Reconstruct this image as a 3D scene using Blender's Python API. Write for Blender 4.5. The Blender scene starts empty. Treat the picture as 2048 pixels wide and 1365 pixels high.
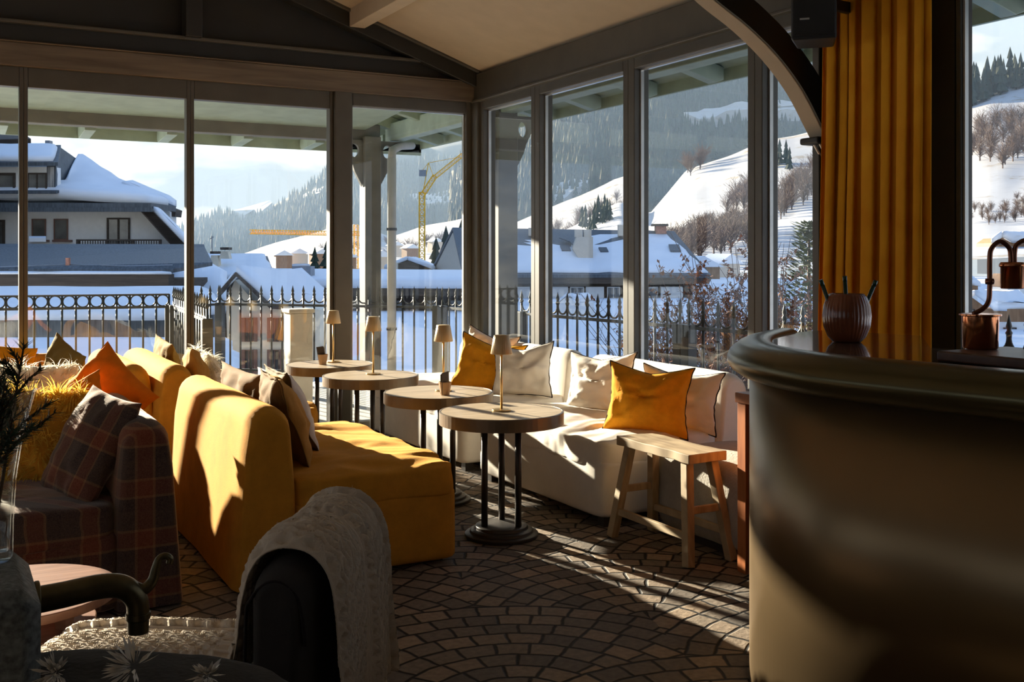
import bpy, bmesh, math, random
from math import sin, cos, pi, radians, sqrt, atan2
from mathutils import Vector, Matrix, noise, Euler

SC = bpy.context.scene
COL = SC.collection
random.seed(7)

# ------------------------------------------------------------------ camera
YAW = radians(28.7)
CY, SY = cos(YAW), sin(YAW)
F, HOR, EYE = 2100.0, 516.0, 1.40
cam_d = bpy.data.cameras.new('camera')
cam_d.sensor_width = 36.0
cam_d.lens = F / 2048 * 36.0
cam_d.shift_y = -(682.5 - HOR) / 2048
cam_d.clip_start = 0.05
cam_d.clip_end = 8000
cam = bpy.data.objects.new('camera', cam_d)
COL.objects.link(cam)
cam.location = (0, 0, EYE)
cam.rotation_euler = (radians(90), 0, -YAW)
SC.camera = cam

# ------------------------------------------------------------------ exposure, sky, sun
SC.view_settings.view_transform = 'Standard'
SC.view_settings.look = 'None'
SC.view_settings.exposure = 0.36
SC.view_settings.gamma = 1.0
SC.view_settings.use_curve_mapping = False
SC.cycles.use_denoising = True
SC.cycles.max_bounces = 14
SC.cycles.diffuse_bounces = 5
SC.cycles.glossy_bounces = 4
SC.cycles.transmission_bounces = 14
SC.cycles.transparent_max_bounces = 32
SC.cycles.volume_bounces = 0
SC.cycles.caustics_reflective = False
SC.cycles.caustics_refractive = False
SC.cycles.sample_clamp_indirect = 6.0

SUN_EL = radians(12.7)
SUN_TRAVEL = Vector((0.2148 * cos(SUN_EL), -0.9767 * cos(SUN_EL), -sin(SUN_EL))).normalized()
sun_d = bpy.data.lights.new('sun', 'SUN')
sun_d.energy = 21.0
sun_d.angle = radians(0.6)
sun_d.color = (1.0, 0.88, 0.70)
sun = bpy.data.objects.new('sun', sun_d)
COL.objects.link(sun)
sun.rotation_euler = SUN_TRAVEL.to_track_quat('-Z', 'Y').to_euler()

world = bpy.data.worlds.new('winter_sky')
SC.world = world
world.use_nodes = True
wn, wl = world.node_tree.nodes, world.node_tree.links
wn.clear()
wo = wn.new('ShaderNodeOutputWorld'); wb = wn.new('ShaderNodeBackground')
tc = wn.new('ShaderNodeTexCoord'); sep = wn.new('ShaderNodeSeparateXYZ')
wl.new(tc.outputs['Generated'], sep.inputs[0])
rmp = wn.new('ShaderNodeValToRGB')
rmp.color_ramp.elements[0].position = 0.0; rmp.color_ramp.elements[0].color = (0.50, 0.64, 0.84, 1)
rmp.color_ramp.elements[1].position = 0.9; rmp.color_ramp.elements[1].color = (0.27, 0.46, 0.90, 1)
e = rmp.color_ramp.elements.new(0.22); e.color = (0.36, 0.56, 0.88, 1)
wl.new(sep.outputs['Z'], rmp.inputs[0])
mp = wn.new('ShaderNodeMapping'); mp.inputs['Scale'].default_value = (2.2, 2.2, 7.0); mp.inputs['Location'].default_value = (0.3, 0.1, 0.4)
wl.new(tc.outputs['Generated'], mp.inputs[0])
nz = wn.new('ShaderNodeTexNoise'); nz.inputs['Scale'].default_value = 1.6; nz.inputs['Detail'].default_value = 7; nz.inputs['Roughness'].default_value = 0.55
wl.new(mp.outputs[0], nz.inputs['Vector'])
cr = wn.new('ShaderNodeValToRGB')
cr.color_ramp.elements[0].position = 0.30; cr.color_ramp.elements[0].color = (0, 0, 0, 1)
cr.color_ramp.elements[1].position = 0.52; cr.color_ramp.elements[1].color = (1, 1, 1, 1)
wl.new(nz.outputs[0], cr.inputs[0])
nz2 = wn.new('ShaderNodeTexNoise'); nz2.inputs['Scale'].default_value = 3.4; nz2.inputs['Detail'].default_value = 6
wl.new(mp.outputs[0], nz2.inputs['Vector'])
cc = wn.new('ShaderNodeValToRGB')
cc.color_ramp.elements[0].position = 0.43; cc.color_ramp.elements[0].color = (0.34, 0.40, 0.50, 1)
cc.color_ramp.elements[1].position = 0.56; cc.color_ramp.elements[1].color = (0.84, 0.83, 0.81, 1)
wl.new(nz2.outputs[0], cc.inputs[0])
mx = wn.new('ShaderNodeMix'); mx.data_type = 'RGBA'
hi = wn.new('ShaderNodeMapRange'); hi.inputs['From Min'].default_value = 0.22; hi.inputs['From Max'].default_value = 0.5; hi.inputs['To Min'].default_value = 1.0; hi.inputs['To Max'].default_value = 0.1
wl.new(sep.outputs['Z'], hi.inputs['Value'])
cf_ = wn.new('ShaderNodeMath'); cf_.operation = 'MULTIPLY'; wl.new(cr.outputs[0], cf_.inputs[0]); wl.new(hi.outputs[0], cf_.inputs[1])
wl.new(cf_.outputs[0], mx.inputs[0]); wl.new(rmp.outputs[0], mx.inputs[6]); wl.new(cc.outputs[0], mx.inputs[7])
wl.new(mx.outputs[2], wb.inputs['Color'])
wb.inputs['Strength'].default_value = 0.92
wl.new(wb.outputs[0], wo.inputs['Surface'])

# ------------------------------------------------------------------ helpers
def room(X, Y):                      # camera-aligned metres -> room metres
    return X * CY + Y * SY, -X * SY + Y * CY
def at_depth(px, py, Y):             # a picture point at a given distance, as a room point
    a, b = room((px - 1024) / F * Y, Y)
    return Vector((a, b, EYE - (py - HOR) / F * Y))
def at_z(px, py, z):
    return at_depth(px, py, (EYE - z) * F / (py - HOR))

class MB:
    """collects vertices and faces; build() links them as one mesh object"""
    def __init__(s): s.v = []; s.f = []; s.u = None
    def add(s, vs, fs):
        n = len(s.v); s.v += [Vector(p) for p in vs]; s.f += [tuple(i + n for i in f) for f in fs]; return s
    def box(s, x0, x1, y0, y1, z0, z1):
        return s.add([(x0,y0,z0),(x1,y0,z0),(x1,y1,z0),(x0,y1,z0),(x0,y0,z1),(x1,y0,z1),(x1,y1,z1),(x0,y1,z1)],
                     [(0,3,2,1),(4,5,6,7),(0,1,5,4),(1,2,6,5),(2,3,7,6),(3,0,4,7)])
    def beam(s, p, q, w, h, up=(0,0,1)):         # a square bar from p to q
        p, q = Vector(p), Vector(q); d = (q - p).normalized(); up = Vector(up)
        if abs(d.dot(up)) > 0.98: up = Vector((1,0,0))
        sx = d.cross(up).normalized(); sz = sx.cross(d).normalized()
        c = []
        for e_ in (p, q):
            for i, j in ((-1,-1),(1,-1),(1,1),(-1,1)): c.append(e_ + sx * i * w / 2 + sz * j * h / 2)
        return s.add(c, [(0,1,2,3),(7,6,5,4),(0,4,5,1),(1,5,6,2),(2,6,7,3),(3,7,4,0)])
    def cyl(s, p, q, r0, r1=None, n=16, caps=True):
        r1 = r0 if r1 is None else r1
        p, q = Vector(p), Vector(q); d = (q - p).normalized()
        up = Vector((0,0,1)) if abs(d.z) < 0.95 else Vector((1,0,0))
        x = d.cross(up).normalized(); y = x.cross(d).normalized()
        vs = []
        for c, r in ((p, r0), (q, r1)):
            for k in range(n):
                t = 2 * pi * k / n; vs.append(c + x * r * cos(t) + y * r * sin(t))
        fs = [(k, k + n, (k + 1) % n + n, (k + 1) % n) for k in range(n)]
        if caps: fs += [tuple(range(n)), tuple(range(2 * n - 1, n - 1, -1))]
        return s.add(vs, fs)
    def lathe(s, prof, n=32, c=(0,0,0), rf=None):
        c = Vector(c); vs = []; m = len(prof)
        for k in range(n):
            t = 2 * pi * k / n
            for r, z in prof:
                rr = r * (rf(t, z) if rf else 1); vs.append(c + Vector((rr * cos(t), rr * sin(t), z)))
        fs = []
        for k in range(n):
            k2 = (k + 1) % n
            for i in range(m - 1): fs.append((k*m+i, k2*m+i, k2*m+i+1, k*m+i+1))
        if prof[0][0] > 1e-6: fs.append(tuple(k*m for k in range(n - 1, -1, -1)))
        if prof[-1][0] > 1e-6: fs.append(tuple(k*m+m-1 for k in range(n)))
        return s.add(vs, fs)
    def tube(s, pts, r, n=10, caps=True):
        pts = [Vector(p) for p in pts]; m = len(pts); rs = r if isinstance(r, (list, tuple)) else [r] * m
        vs = []; x = None
        for i, p in enumerate(pts):
            d = (pts[min(i+1, m-1)] - pts[max(i-1, 0)]).normalized()
            if x is None:
                up = Vector((0,0,1)) if abs(d.z) < 0.9 else Vector((1,0,0)); x = d.cross(up).normalized()
            else: x = (x - d * x.dot(d)).normalized()
            y = d.cross(x)
            for k in range(n):
                t = 2 * pi * k / n; vs.append(p + x * rs[i] * cos(t) + y * rs[i] * sin(t))
        fs = []
        for i in range(m - 1):
            for k in range(n):
                k2 = (k + 1) % n; fs.append((i*n+k, i*n+k2, (i+1)*n+k2, (i+1)*n+k))
        if caps: fs += [tuple(range(n - 1, -1, -1)), tuple(range((m-1)*n, m*n))]
        return s.add(vs, fs)
    def grid(s, fn, nu, nv, cu=False):
        vs = [fn(i / (nu - (0 if cu else 1)), j / (nv - 1)) for i in range(nu) for j in range(nv)]
        fs = []
        for i in range(nu if cu else nu - 1):
            i2 = (i + 1) % nu
            for j in range(nv - 1): fs.append((i*nv+j, i2*nv+j, i2*nv+j+1, i*nv+j+1))
        return s.add(vs, fs)
    def prism(s, poly, d):                       # poly: 3D points of one face; d: extrusion vector
        d = Vector(d); n = len(poly); a = [Vector(p) for p in poly]
        s.add(a + [p + d for p in a], [tuple(range(n)), tuple(range(2*n-1, n-1, -1))] + [((i+1) % n, i, i+n, (i+1) % n + n) for i in range(n)])
        return s
    def build(s, name, m, parent=None, smooth=False, bevel=0.0, seg=2, sub=0, solid=0.0, fix=True):
        me = bpy.data.meshes.new(name); me.from_pydata([tuple(p) for p in s.v], [], s.f)
        if fix:
            bm = bmesh.new(); bm.from_mesh(me); bmesh.ops.recalc_face_normals(bm, faces=bm.faces); bm.to_mesh(me); bm.free()
        if m is not None: me.materials.append(m)
        o = bpy.data.objects.new(name, me); COL.objects.link(o)
        if parent is not None: o.parent = parent
        if smooth:
            for p in me.polygons: p.use_smooth = True
        if solid: 
            md = o.modifiers.new('thick', 'SOLIDIFY'); md.thickness = solid; md.offset = 0
        if bevel:
            md = o.modifiers.new('soft', 'BEVEL'); md.width = bevel; md.segments = seg; md.limit_method = 'ANGLE'; md.angle_limit = radians(40)
            for p in me.polygons: p.use_smooth = True
            md.harden_normals = True
        if sub:
            md = o.modifiers.new('sub', 'SUBSURF'); md.levels = sub; md.render_levels = sub
        return o

def thing(name, label, cat, loc=(0,0,0), rz=0.0, group=None, kind=None, rot=None):
    o = bpy.data.objects.new(name, None); COL.objects.link(o)
    o.empty_display_size = 0.1
    o.location = loc; o.rotation_euler = rot if rot is not None else (0, 0, rz)
    return tag(o, label, cat, group, kind)
def tag(o, label, cat, group=None, kind=None):
    o['label'] = label; o['category'] = cat
    if group: o['group'] = group
    if kind: o['kind'] = kind
    return o
def copy_tree(o, parent=None):
    c = o.copy(); COL.objects.link(c)
    if parent is not None: c.parent = parent
    for ch in [x for x in o.children]: copy_tree(ch, c)
    return c

def cushion_pts(sx, sy, sz, n=18, k=6.0, puff=0.0, wr=0.0, seed=0, ws=6.0):
    """superellipsoid cushion with soft wrinkles; centre at origin; returns an MB"""
    m = MB(); idx = {}
    def vid(x, y, z):
        key = (round(x, 4), round(y, 4), round(z, 4))
        if key in idx: return idx[key]
        L = (abs(x)**k + abs(y)**k + abs(z)**k) ** (1 / k); q = Vector((x / L, y / L, z / L))
        p = Vector((q.x * sx / 2, q.y * sy / 2, q.z * sz / 2))
        if puff: p.z += (1 if q.z > 0 else -0.2) * puff * max(0, (1 - q.x**2)) * max(0, (1 - q.y**2)) * abs(q.z)
        if wr:
            yy = p.y + 0.08 * noise.noise(Vector((p.x * 4, p.y * 3, seed)))
            s1 = noise.noise(Vector((p.x * ws * 0.4 + seed, yy * ws, p.z * ws))) + 0.8 * (0.35 - abs(noise.noise(Vector((p.x * ws * 0.5, yy * ws * 1.5 + seed * 3, p.z * ws)))))
            p += q.normalized() * wr * s1
        idx[key] = len(m.v); m.v.append(p); return idx[key]
    L = [-1 + 2 * i / n for i in range(n + 1)]
    L = [math.copysign(abs(t) ** 0.75, t) for t in L]
    for ax in range(3):
        for sg in (-1, 1):
            for i in range(n):
                for j in range(n):
                    q = []
                    for di, dj in ((0,0),(1,0),(1,1),(0,1)):
                        c = [0, 0, 0]; c[ax] = sg; c[(ax+1) % 3] = L[i+di]; c[(ax+2) % 3] = L[j+dj]; q.append(vid(*c))
                    m.f.append(tuple(q if sg > 0 else q[::-1]))
    return m

# ------------------------------------------------------------------ materials
def nodes(name):
    m = bpy.data.materials.new(name); m.use_nodes = True
    nt = m.node_tree; nt.nodes.clear()
    out = nt.nodes.new('ShaderNodeOutputMaterial'); b = nt.nodes.new('ShaderNodeBsdfPrincipled')
    nt.links.new(b.outputs[0], out.inputs[0])
    return m, nt, b, out
def N(nt, t, **kw):
    n = nt.nodes.new(t)
    for k, v in kw.items():
        if k in n.inputs.keys() if hasattr(n.inputs, 'keys') else False: n.inputs[k].default_value = v
        else: setattr(n, k, v)
    return n
def coords(nt, scale=(1,1,1), kind='Object'):
    t = nt.nodes.new('ShaderNodeTexCoord'); mp_ = nt.nodes.new('ShaderNodeMapping'); mp_.inputs['Scale'].default_value = scale
    nt.links.new(t.outputs[kind], mp_.inputs[0]); return mp_.outputs[0]
def ramp(nt, fac, stops):
    r = nt.nodes.new('ShaderNodeValToRGB'); el = r.color_ramp.elements
    while len(el) < len(stops): el.new(0.5)
    for e_, (p, c) in zip(el, stops): e_.position = p; e_.color = (*c, 1)
    nt.links.new(fac, r.inputs[0]); return r.outputs[0]
def bump(nt, b, h, dist=0.01, st=0.5):
    n = nt.nodes.new('ShaderNodeBump'); n.inputs['Distance'].default_value = dist; n.inputs['Strength'].default_value = st
    nt.links.new(h, n.inputs['Height']); nt.links.new(n.outputs[0], b.inputs['Normal'])
def math_(nt, op, a, b=None, c=None):
    n = nt.nodes.new('ShaderNodeMath'); n.operation = op
    for i, x in enumerate((a, b, c)):
        if x is None: continue
        if isinstance(x, (int, float)): n.inputs[i].default_value = x
        else: nt.links.new(x, n.inputs[i])
    return n.outputs[0]
def mixc(nt, fac, a, b, bt='MIX'):
    n = nt.nodes.new('ShaderNodeMix'); n.data_type = 'RGBA'; n.blend_type = bt
    for i, x in ((0, fac), (6, a), (7, b)):
        if isinstance(x, (int, float)): n.inputs[i].default_value = x
        elif isinstance(x, tuple): n.inputs[i].default_value = (*x, 1)
        else: nt.links.new(x, n.inputs[i])
    return n.outputs[2]

def plain(name, col, rough=0.6, metal=0.0, var=0.12, scale=6.0, bmp=0.0, bscale=60.0, sheen=0.0, coat=0.0, spec=None, stretch=(1,1,1)):
    m, nt, b, out = nodes(name)
    v = coords(nt, stretch)
    n = nt.nodes.new('ShaderNodeTexNoise'); n.inputs['Scale'].default_value = scale; n.inputs['Detail'].default_value = 4
    nt.links.new(v, n.inputs['Vector'])
    lo = tuple(c * (1 - var) for c in col); hi = tuple(min(1, c * (1 + var)) for c in col)
    nt.links.new(ramp(nt, n.outputs[0], [(0.3, lo), (0.7, hi)]), b.inputs['Base Color'])
    b.inputs['Roughness'].default_value = rough; b.inputs['Metallic'].default_value = metal
    if spec is not None: b.inputs['Specular IOR Level'].default_value = spec
    if sheen: b.inputs['Sheen Weight'].default_value = sheen; b.inputs['Sheen Roughness'].default_value = 0.5; b.inputs['Sheen Tint'].default_value = (*[min(1, c * 1.5 + .1) for c in col], 1)
    if coat: b.inputs['Coat Weight'].default_value = coat; b.inputs['Coat Roughness'].default_value = 0.15
    if bmp:
        n2 = nt.nodes.new('ShaderNodeTexNoise'); n2.inputs['Scale'].default_value = bscale; n2.inputs['Detail'].default_value = 3
        nt.links.new(v, n2.inputs['Vector']); bump(nt, b, n2.outputs[0], 0.004, bmp)
    return m

def wood(name, c1, c2, rough=0.55, scale=(1, 12, 12), bmp=0.25, ring=2.5):
    m, nt, b, out = nodes(name)
    v = coords(nt, scale)
    n = nt.nodes.new('ShaderNodeTexNoise'); n.inputs['Scale'].default_value = ring; n.inputs['Detail'].default_value = 6; n.inputs['Distortion'].default_value = 0.7
    nt.links.new(v, n.inputs['Vector'])
    nt.links.new(ramp(nt, n.outputs[0], [(0.32, c1), (0.68, c2)]), b.inputs['Base Color'])
    b.inputs['Roughness'].default_value = rough
    bump(nt, b, n.outputs[0], 0.004, bmp)
    return m

def fabric(name, col, var=0.18, weave=260.0, bmp=0.35, sheen=0.35, rough=0.9):
    m, nt, b, out = nodes(name)
    v = coords(nt)
    n = nt.nodes.new('ShaderNodeTexNoise'); n.inputs['Scale'].default_value = 7; n.inputs['Detail'].default_value = 8; n.inputs['Roughness'].default_value = 0.7
    nt.links.new(v, n.inputs['Vector'])
    nt.links.new(ramp(nt, n.outputs[0], [(0.3, tuple(c*(1-var) for c in col)), (0.7, tuple(min(1, c*(1+var)) for c in col))]), b.inputs['Base Color'])
    n2 = nt.nodes.new('ShaderNodeTexNoise'); n2.inputs['Scale'].default_value = weave; n2.inputs['Detail'].default_value = 2
    nt.links.new(v, n2.inputs['Vector']); bump(nt, b, n2.outputs[0], 0.003, bmp)
    b.inputs['Roughness'].default_value = rough; b.inputs['Specular IOR Level'].default_value = 0.15
    b.inputs['Sheen Weight'].default_value = sheen; b.inputs['Sheen Roughness'].default_value = 0.45
    b.inputs['Sheen Tint'].default_value = (*[min(1, c * 1.4 + 0.05) for c in col], 1)
    return m

def plaid(name):
    m, nt, b, out = nodes(name)
    t = nt.nodes.new('ShaderNodeTexCoord'); s = nt.nodes.new('ShaderNodeSeparateXYZ'); nt.links.new(t.outputs['Object'], s.inputs[0])
    u = math_(nt, 'ADD', s.outputs['X'], math_(nt, 'MULTIPLY', s.outputs['Y'], 1.0)); w = s.outputs['Z']
    def stripes(x, per, stops):
        return ramp(nt, math_(nt, 'FRACT', math_(nt, 'DIVIDE', math_(nt, 'ADD', x, 10.0), per)), stops)
    A, B, R, L = (0.050, 0.038, 0.042), (0.075, 0.055, 0.050), (0.24, 0.060, 0.030), (0.36, 0.20, 0.09)
    st = [(0.0, A), (0.24, A), (0.25, L), (0.29, L), (0.30, R), (0.58, R), (0.59, L), (0.63, L), (0.64, B)]
    cu = stripes(u, 0.20, st); cw = stripes(w, 0.20, st)
    base = mixc(nt, 0.5, cu, cw)
    n2 = nt.nodes.new('ShaderNodeTexNoise'); n2.inputs['Scale'].default_value = 220
    nt.links.new(t.outputs['Object'], n2.inputs['Vector'])
    nt.links.new(mixc(nt, 0.35, base, ramp(nt, n2.outputs[0], [(0.3, (0.02,0.015,0.015)), (0.75, (0.20,0.13,0.09))])), b.inputs['Base Color'])
    bump(nt, b, n2.outputs[0], 0.003, 0.35)
    b.inputs['Roughness'].default_value = 0.95; b.inputs['Specular IOR Level'].default_value = 0.1
    b.inputs['Sheen Weight'].default_value = 0.6; b.inputs['Sheen Roughness'].default_value = 0.4; b.inputs['Sheen Tint'].default_value = (0.75, 0.66, 0.58, 1)
    return m

def glass_mat():
    m, nt, b, out = nodes('window_glass')
    nt.nodes.remove(b)
    g = nt.nodes.new('ShaderNodeNewGeometry'); fr = nt.nodes.new('ShaderNodeFresnel')
    nt.links.new(math_(nt, 'SUBTRACT', 1.45, math_(nt, 'MULTIPLY', g.outputs['Backfacing'], 1.45 - 1 / 1.45)), fr.inputs['IOR'])
    tr = nt.nodes.new('ShaderNodeBsdfTransparent'); tr.inputs[0].default_value = (0.97, 0.985, 0.98, 1)
    gl = nt.nodes.new('ShaderNodeBsdfGlossy'); gl.inputs['Roughness'].default_value = 0.0
    mx_ = nt.nodes.new('ShaderNodeMixShader')
    nt.links.new(fr.outputs[0], mx_.inputs[0]); nt.links.new(tr.outputs[0], mx_.inputs[1]); nt.links.new(gl.outputs[0], mx_.inputs[2])
    nt.links.new(mx_.outputs[0], out.inputs[0])
    return m

def cobble_mat():
    m, nt, b, out = nodes('cobblestone_fan_paving')
    t = nt.nodes.new('ShaderNodeTexCoord'); s = nt.nodes.new('ShaderNodeSeparateXYZ'); nt.links.new(t.outputs['Object'], s.inputs[0])
    W, H_, R, h, w = 1.30, 0.65, 0.92, 0.102, 0.125
    nd = nt.nodes.new('ShaderNodeTexNoise'); nd.inputs['Scale'].default_value = 7
    nt.links.new(t.outputs['Object'], nd.inputs['Vector'])
    sn = nt.nodes.new('ShaderNodeSeparateXYZ'); nt.links.new(nd.outputs['Color'], sn.inputs[0])
    c_, s_ = cos(radians(18)), sin(radians(18))
    x0, y0 = s.outputs['X'], s.outputs['Y']
    x = math_(nt, 'ADD', math_(nt, 'SUBTRACT', math_(nt, 'MULTIPLY', x0, c_), math_(nt, 'MULTIPLY', y0, s_)), math_(nt, 'MULTIPLY', sn.outputs['X'], 0.03))
    y = math_(nt, 'ADD', math_(nt, 'ADD', math_(nt, 'MULTIPLY', x0, s_), math_(nt, 'MULTIPLY', y0, c_)), math_(nt, 'MULTIPLY', sn.outputs['Y'], 0.03))
    j0 = math_(nt, 'FLOOR', math_(nt, 'DIVIDE', y, H_))
    def cand(j):                                  # nearest fan centre of row j
        odd = math_(nt, 'MULTIPLY', math_(nt, 'FLOORED_MODULO', j, 2.0), W / 2)
        xs_ = math_(nt, 'SUBTRACT', x, odd)
        cell = math_(nt, 'ROUND', math_(nt, 'DIVIDE', xs_, W))
        dx = math_(nt, 'SUBTRACT', xs_, math_(nt, 'MULTIPLY', cell, W))
        dy = math_(nt, 'SUBTRACT', y, math_(nt, 'MULTIPLY', j, H_))
        r = math_(nt, 'SQRT', math_(nt, 'ADD', math_(nt, 'MULTIPLY', dx, dx), math_(nt, 'MULTIPLY', dy, dy)))
        return r, math_(nt, 'ARCTAN2', dx, dy), math_(nt, 'ADD', math_(nt, 'MULTIPLY', cell, 7.31), math_(nt, 'MULTIPLY', j, 3.17))
    r0, a0, i0 = cand(math_(nt, 'SUBTRACT', j0, 1.0)); r1, a1, i1 = cand(j0)
    use0 = math_(nt, 'LESS_THAN', r0, R)
    def sel(a, b): return math_(nt, 'ADD', math_(nt, 'MULTIPLY', use0, a), math_(nt, 'MULTIPLY', math_(nt, 'SUBTRACT', 1.0, use0), b))
    r, an, idn = sel(r0, r1), sel(a0, a1), sel(i0, i1)
    rk = math_(nt, 'DIVIDE', r, h); k = math_(nt, 'FLOOR', rk); fr_ = math_(nt, 'SUBTRACT', rk, k)
    nk = math_(nt, 'MAXIMUM', math_(nt, 'ROUND', math_(nt, 'MULTIPLY', math_(nt, 'ADD', k, 0.5), 2 * pi * h / w)), 3.0)
    tt = math_(nt, 'ADD', math_(nt, 'MULTIPLY', math_(nt, 'DIVIDE', an, 2 * pi), nk), math_(nt, 'MULTIPLY', math_(nt, 'FLOORED_MODULO', k, 2.0), 0.5))
    ci = math_(nt, 'FLOOR', tt); ft = math_(nt, 'SUBTRACT', tt, ci)
    dr = math_(nt, 'MULTIPLY', math_(nt, 'MINIMUM', fr_, math_(nt, 'SUBTRACT', 1.0, fr_)), h)
    dt = math_(nt, 'MULTIPLY', math_(nt, 'MINIMUM', ft, math_(nt, 'SUBTRACT', 1.0, ft)), w)
    dd = math_(nt, 'MINIMUM', dr, dt)
    dd = math_(nt, 'MINIMUM', dd, math_(nt, 'ABSOLUTE', math_(nt, 'SUBTRACT', r0, R)))
    sm = nt.nodes.new('ShaderNodeMapRange'); sm.interpolation_type = 'SMOOTHSTEP'; sm.inputs['From Min'].default_value = 0.0025; sm.inputs['From Max'].default_value = 0.0095
    nt.links.new(dd, sm.inputs['Value']); stone = sm.outputs[0]
    cv = nt.nodes.new('ShaderNodeCombineXYZ'); nt.links.new(k, cv.inputs[0]); nt.links.new(ci, cv.inputs[1]); nt.links.new(idn, cv.inputs[2])
    wn_ = nt.nodes.new('ShaderNodeTexWhiteNoise'); wn_.noise_dimensions = '3D'; nt.links.new(cv.outputs[0], wn_.inputs['Vector'])
    colr = mixc(nt, stone, (0.016, 0.015, 0.014), ramp(nt, wn_.outputs['Value'], [(0.0, (0.15, 0.13, 0.11)), (0.5, (0.24, 0.195, 0.15)), (1.0, (0.36, 0.275, 0.195))]))
    ng = nt.nodes.new('ShaderNodeTexNoise'); ng.inputs['Scale'].default_value = 40; ng.inputs['Detail'].default_value = 6
    nt.links.new(t.outputs['Object'], ng.inputs['Vector'])
    nt.links.new(mixc(nt, 0.55, colr, ramp(nt, ng.outputs[0], [(0.3, (0.45,0.42,0.40)), (0.7, (1.15,1.1,1.05))]), 'MULTIPLY'), b.inputs['Base Color'])
    hh = math_(nt, 'ADD', math_(nt, 'MULTIPLY', stone, 1.0), math_(nt, 'ADD', math_(nt, 'MULTIPLY', ng.outputs[0], 0.4), math_(nt, 'MULTIPLY', wn_.outputs['Value'], 0.25)))
    bump(nt, b, hh, 0.010, 0.75)
    b.inputs['Roughness'].default_value = 0.75; b.inputs['Specular IOR Level'].default_value = 0.25
    return m

M = {}
M['frame'] = plain('grey_painted_frame', (0.085, 0.078, 0.062), 0.45)
M['bead'] = plain('aluminium_glazing_bead', (0.55, 0.55, 0.53), 0.3, 0.6)
M['darkframe'] = plain('dark_painted_timber', (0.024, 0.024, 0.021), 0.5)
M['beamwood'] = wood('brown_oak_beam', (0.10, 0.075, 0.050), (0.19, 0.145, 0.098), 0.5, (0.6, 8, 8))
M['ceiling'] = plain('warm_beige_plaster', (0.52, 0.43, 0.31), 0.9, var=0.05)
M['wall'] = plain('dark_wall_paint', (0.075, 0.07, 0.06), 0.8)
M['glass'] = glass_mat()
M['floor'] = cobble_mat()
M['green'] = plain('sage_green_eaves_paint', (0.33, 0.39, 0.30), 0.6)
M['post'] = plain('weathered_post_paint', (0.16, 0.15, 0.125), 0.7)
M['iron'] = plain('dark_wrought_iron', (0.055, 0.056, 0.052), 0.45, 0.3)
M['deck'] = plain('pale_terrace_slab', (0.48, 0.45, 0.40), 0.8, bmp=0.2)
M['snow'] = plain('snow', (0.80, 0.83, 0.87), 0.75, var=0.03, scale=1.2, bmp=0.0)
M['mustard'] = fabric('mustard_wool', (0.56, 0.265, 0.03))
M['mustard_dark'] = fabric('ochre_linen', (0.42, 0.22, 0.05))
M['olive'] = fabric('olive_wool', (0.26, 0.16, 0.035))
M['brown'] = fabric('dark_brown_linen', (0.16, 0.09, 0.03))
M['orange'] = fabric('orange_linen', (0.80, 0.33, 0.015))
M['burnt'] = fabric('burnt_orange_felt', (0.72, 0.21, 0.015))
M['white'] = fabric('off_white_cotton', (0.80, 0.74, 0.65), var=0.05, bmp=0.15, sheen=0.1)
M['greycloth'] = fabric('pale_grey_cotton', (0.62, 0.61, 0.62), var=0.06)
M['taupe'] = fabric('taupe_linen', (0.20, 0.15, 0.09))
M['plaid'] = plaid('tartan_wool')
M['charcoal'] = fabric('charcoal_upholstery', (0.055, 0.052, 0.05), sheen=0.15)
M['boucle'] = fabric('dark_boucle', (0.06, 0.058, 0.055), weave=90, bmp=1.0, sheen=0.4)
M['greyboucle'] = fabric('grey_beige_boucle', (0.36, 0.33, 0.28), weave=90, bmp=0.9)
M['knit'] = fabric('oatmeal_knit', (0.72, 0.61, 0.49), var=0.12, weave=300, bmp=0.3, sheen=0.4)
M['piping'] = fabric('dark_piping', (0.03, 0.025, 0.025))
M['brass'] = plain('brushed_brass', (0.72, 0.50, 0.22), 0.32, 1.0, var=0.06)
M['lampgold'] = plain('matt_gold_lacquer', (0.58, 0.42, 0.22), 0.42, 0.35, var=0.05)
M['tabletop'] = wood('pale_oak_top', (0.36, 0.265, 0.165), (0.56, 0.44, 0.30), 0.42, (1.2, 9, 9))
nt_ = M['tabletop'].node_tree; b_ = nt_.nodes['Principled BSDF']; src = b_.inputs['Base Color'].links[0].from_socket
t_ = nt_.nodes.new('ShaderNodeTexCoord'); s_ = nt_.nodes.new('ShaderNodeSeparateXYZ'); nt_.links.new(t_.outputs['Object'], s_.inputs[0])
f_ = math_(nt_, 'ABSOLUTE', math_(nt_, 'SUBTRACT', math_(nt_, 'FRACT', math_(nt_, 'DIVIDE', math_(nt_, 'ADD', s_.outputs['Y'], 5.0), 0.17)), 0.5))
nt_.links.new(mixc(nt_, math_(nt_, 'LESS_THAN', f_, 0.011), src, (0.06, 0.045, 0.03)), b_.inputs['Base Color'])
M['band'] = plain('bronze_band', (0.17, 0.125, 0.08), 0.38, 0.5)
M['leg'] = plain('blackened_steel', (0.06, 0.052, 0.045), 0.42, 0.5)
M['stoolwood'] = wood('weathered_elm', (0.27, 0.185, 0.095), (0.50, 0.38, 0.22), 0.7, (10, 1.5, 2))
M['orangewood'] = wood('orange_stained_wood', (0.30, 0.085, 0.02), (0.42, 0.13, 0.03), 0.4, (8, 8, 1))
M['maroon'] = fabric('maroon_upholstery', (0.09, 0.035, 0.035))
M['barbody'] = plain('bronze_satin_paint', (0.21, 0.14, 0.07), 0.32, 0.75, var=0.08, scale=2)
M['barrim'] = plain('patinated_brass_rim', (0.115, 0.095, 0.045), 0.30, 0.75, var=0.12, scale=3)
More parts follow.
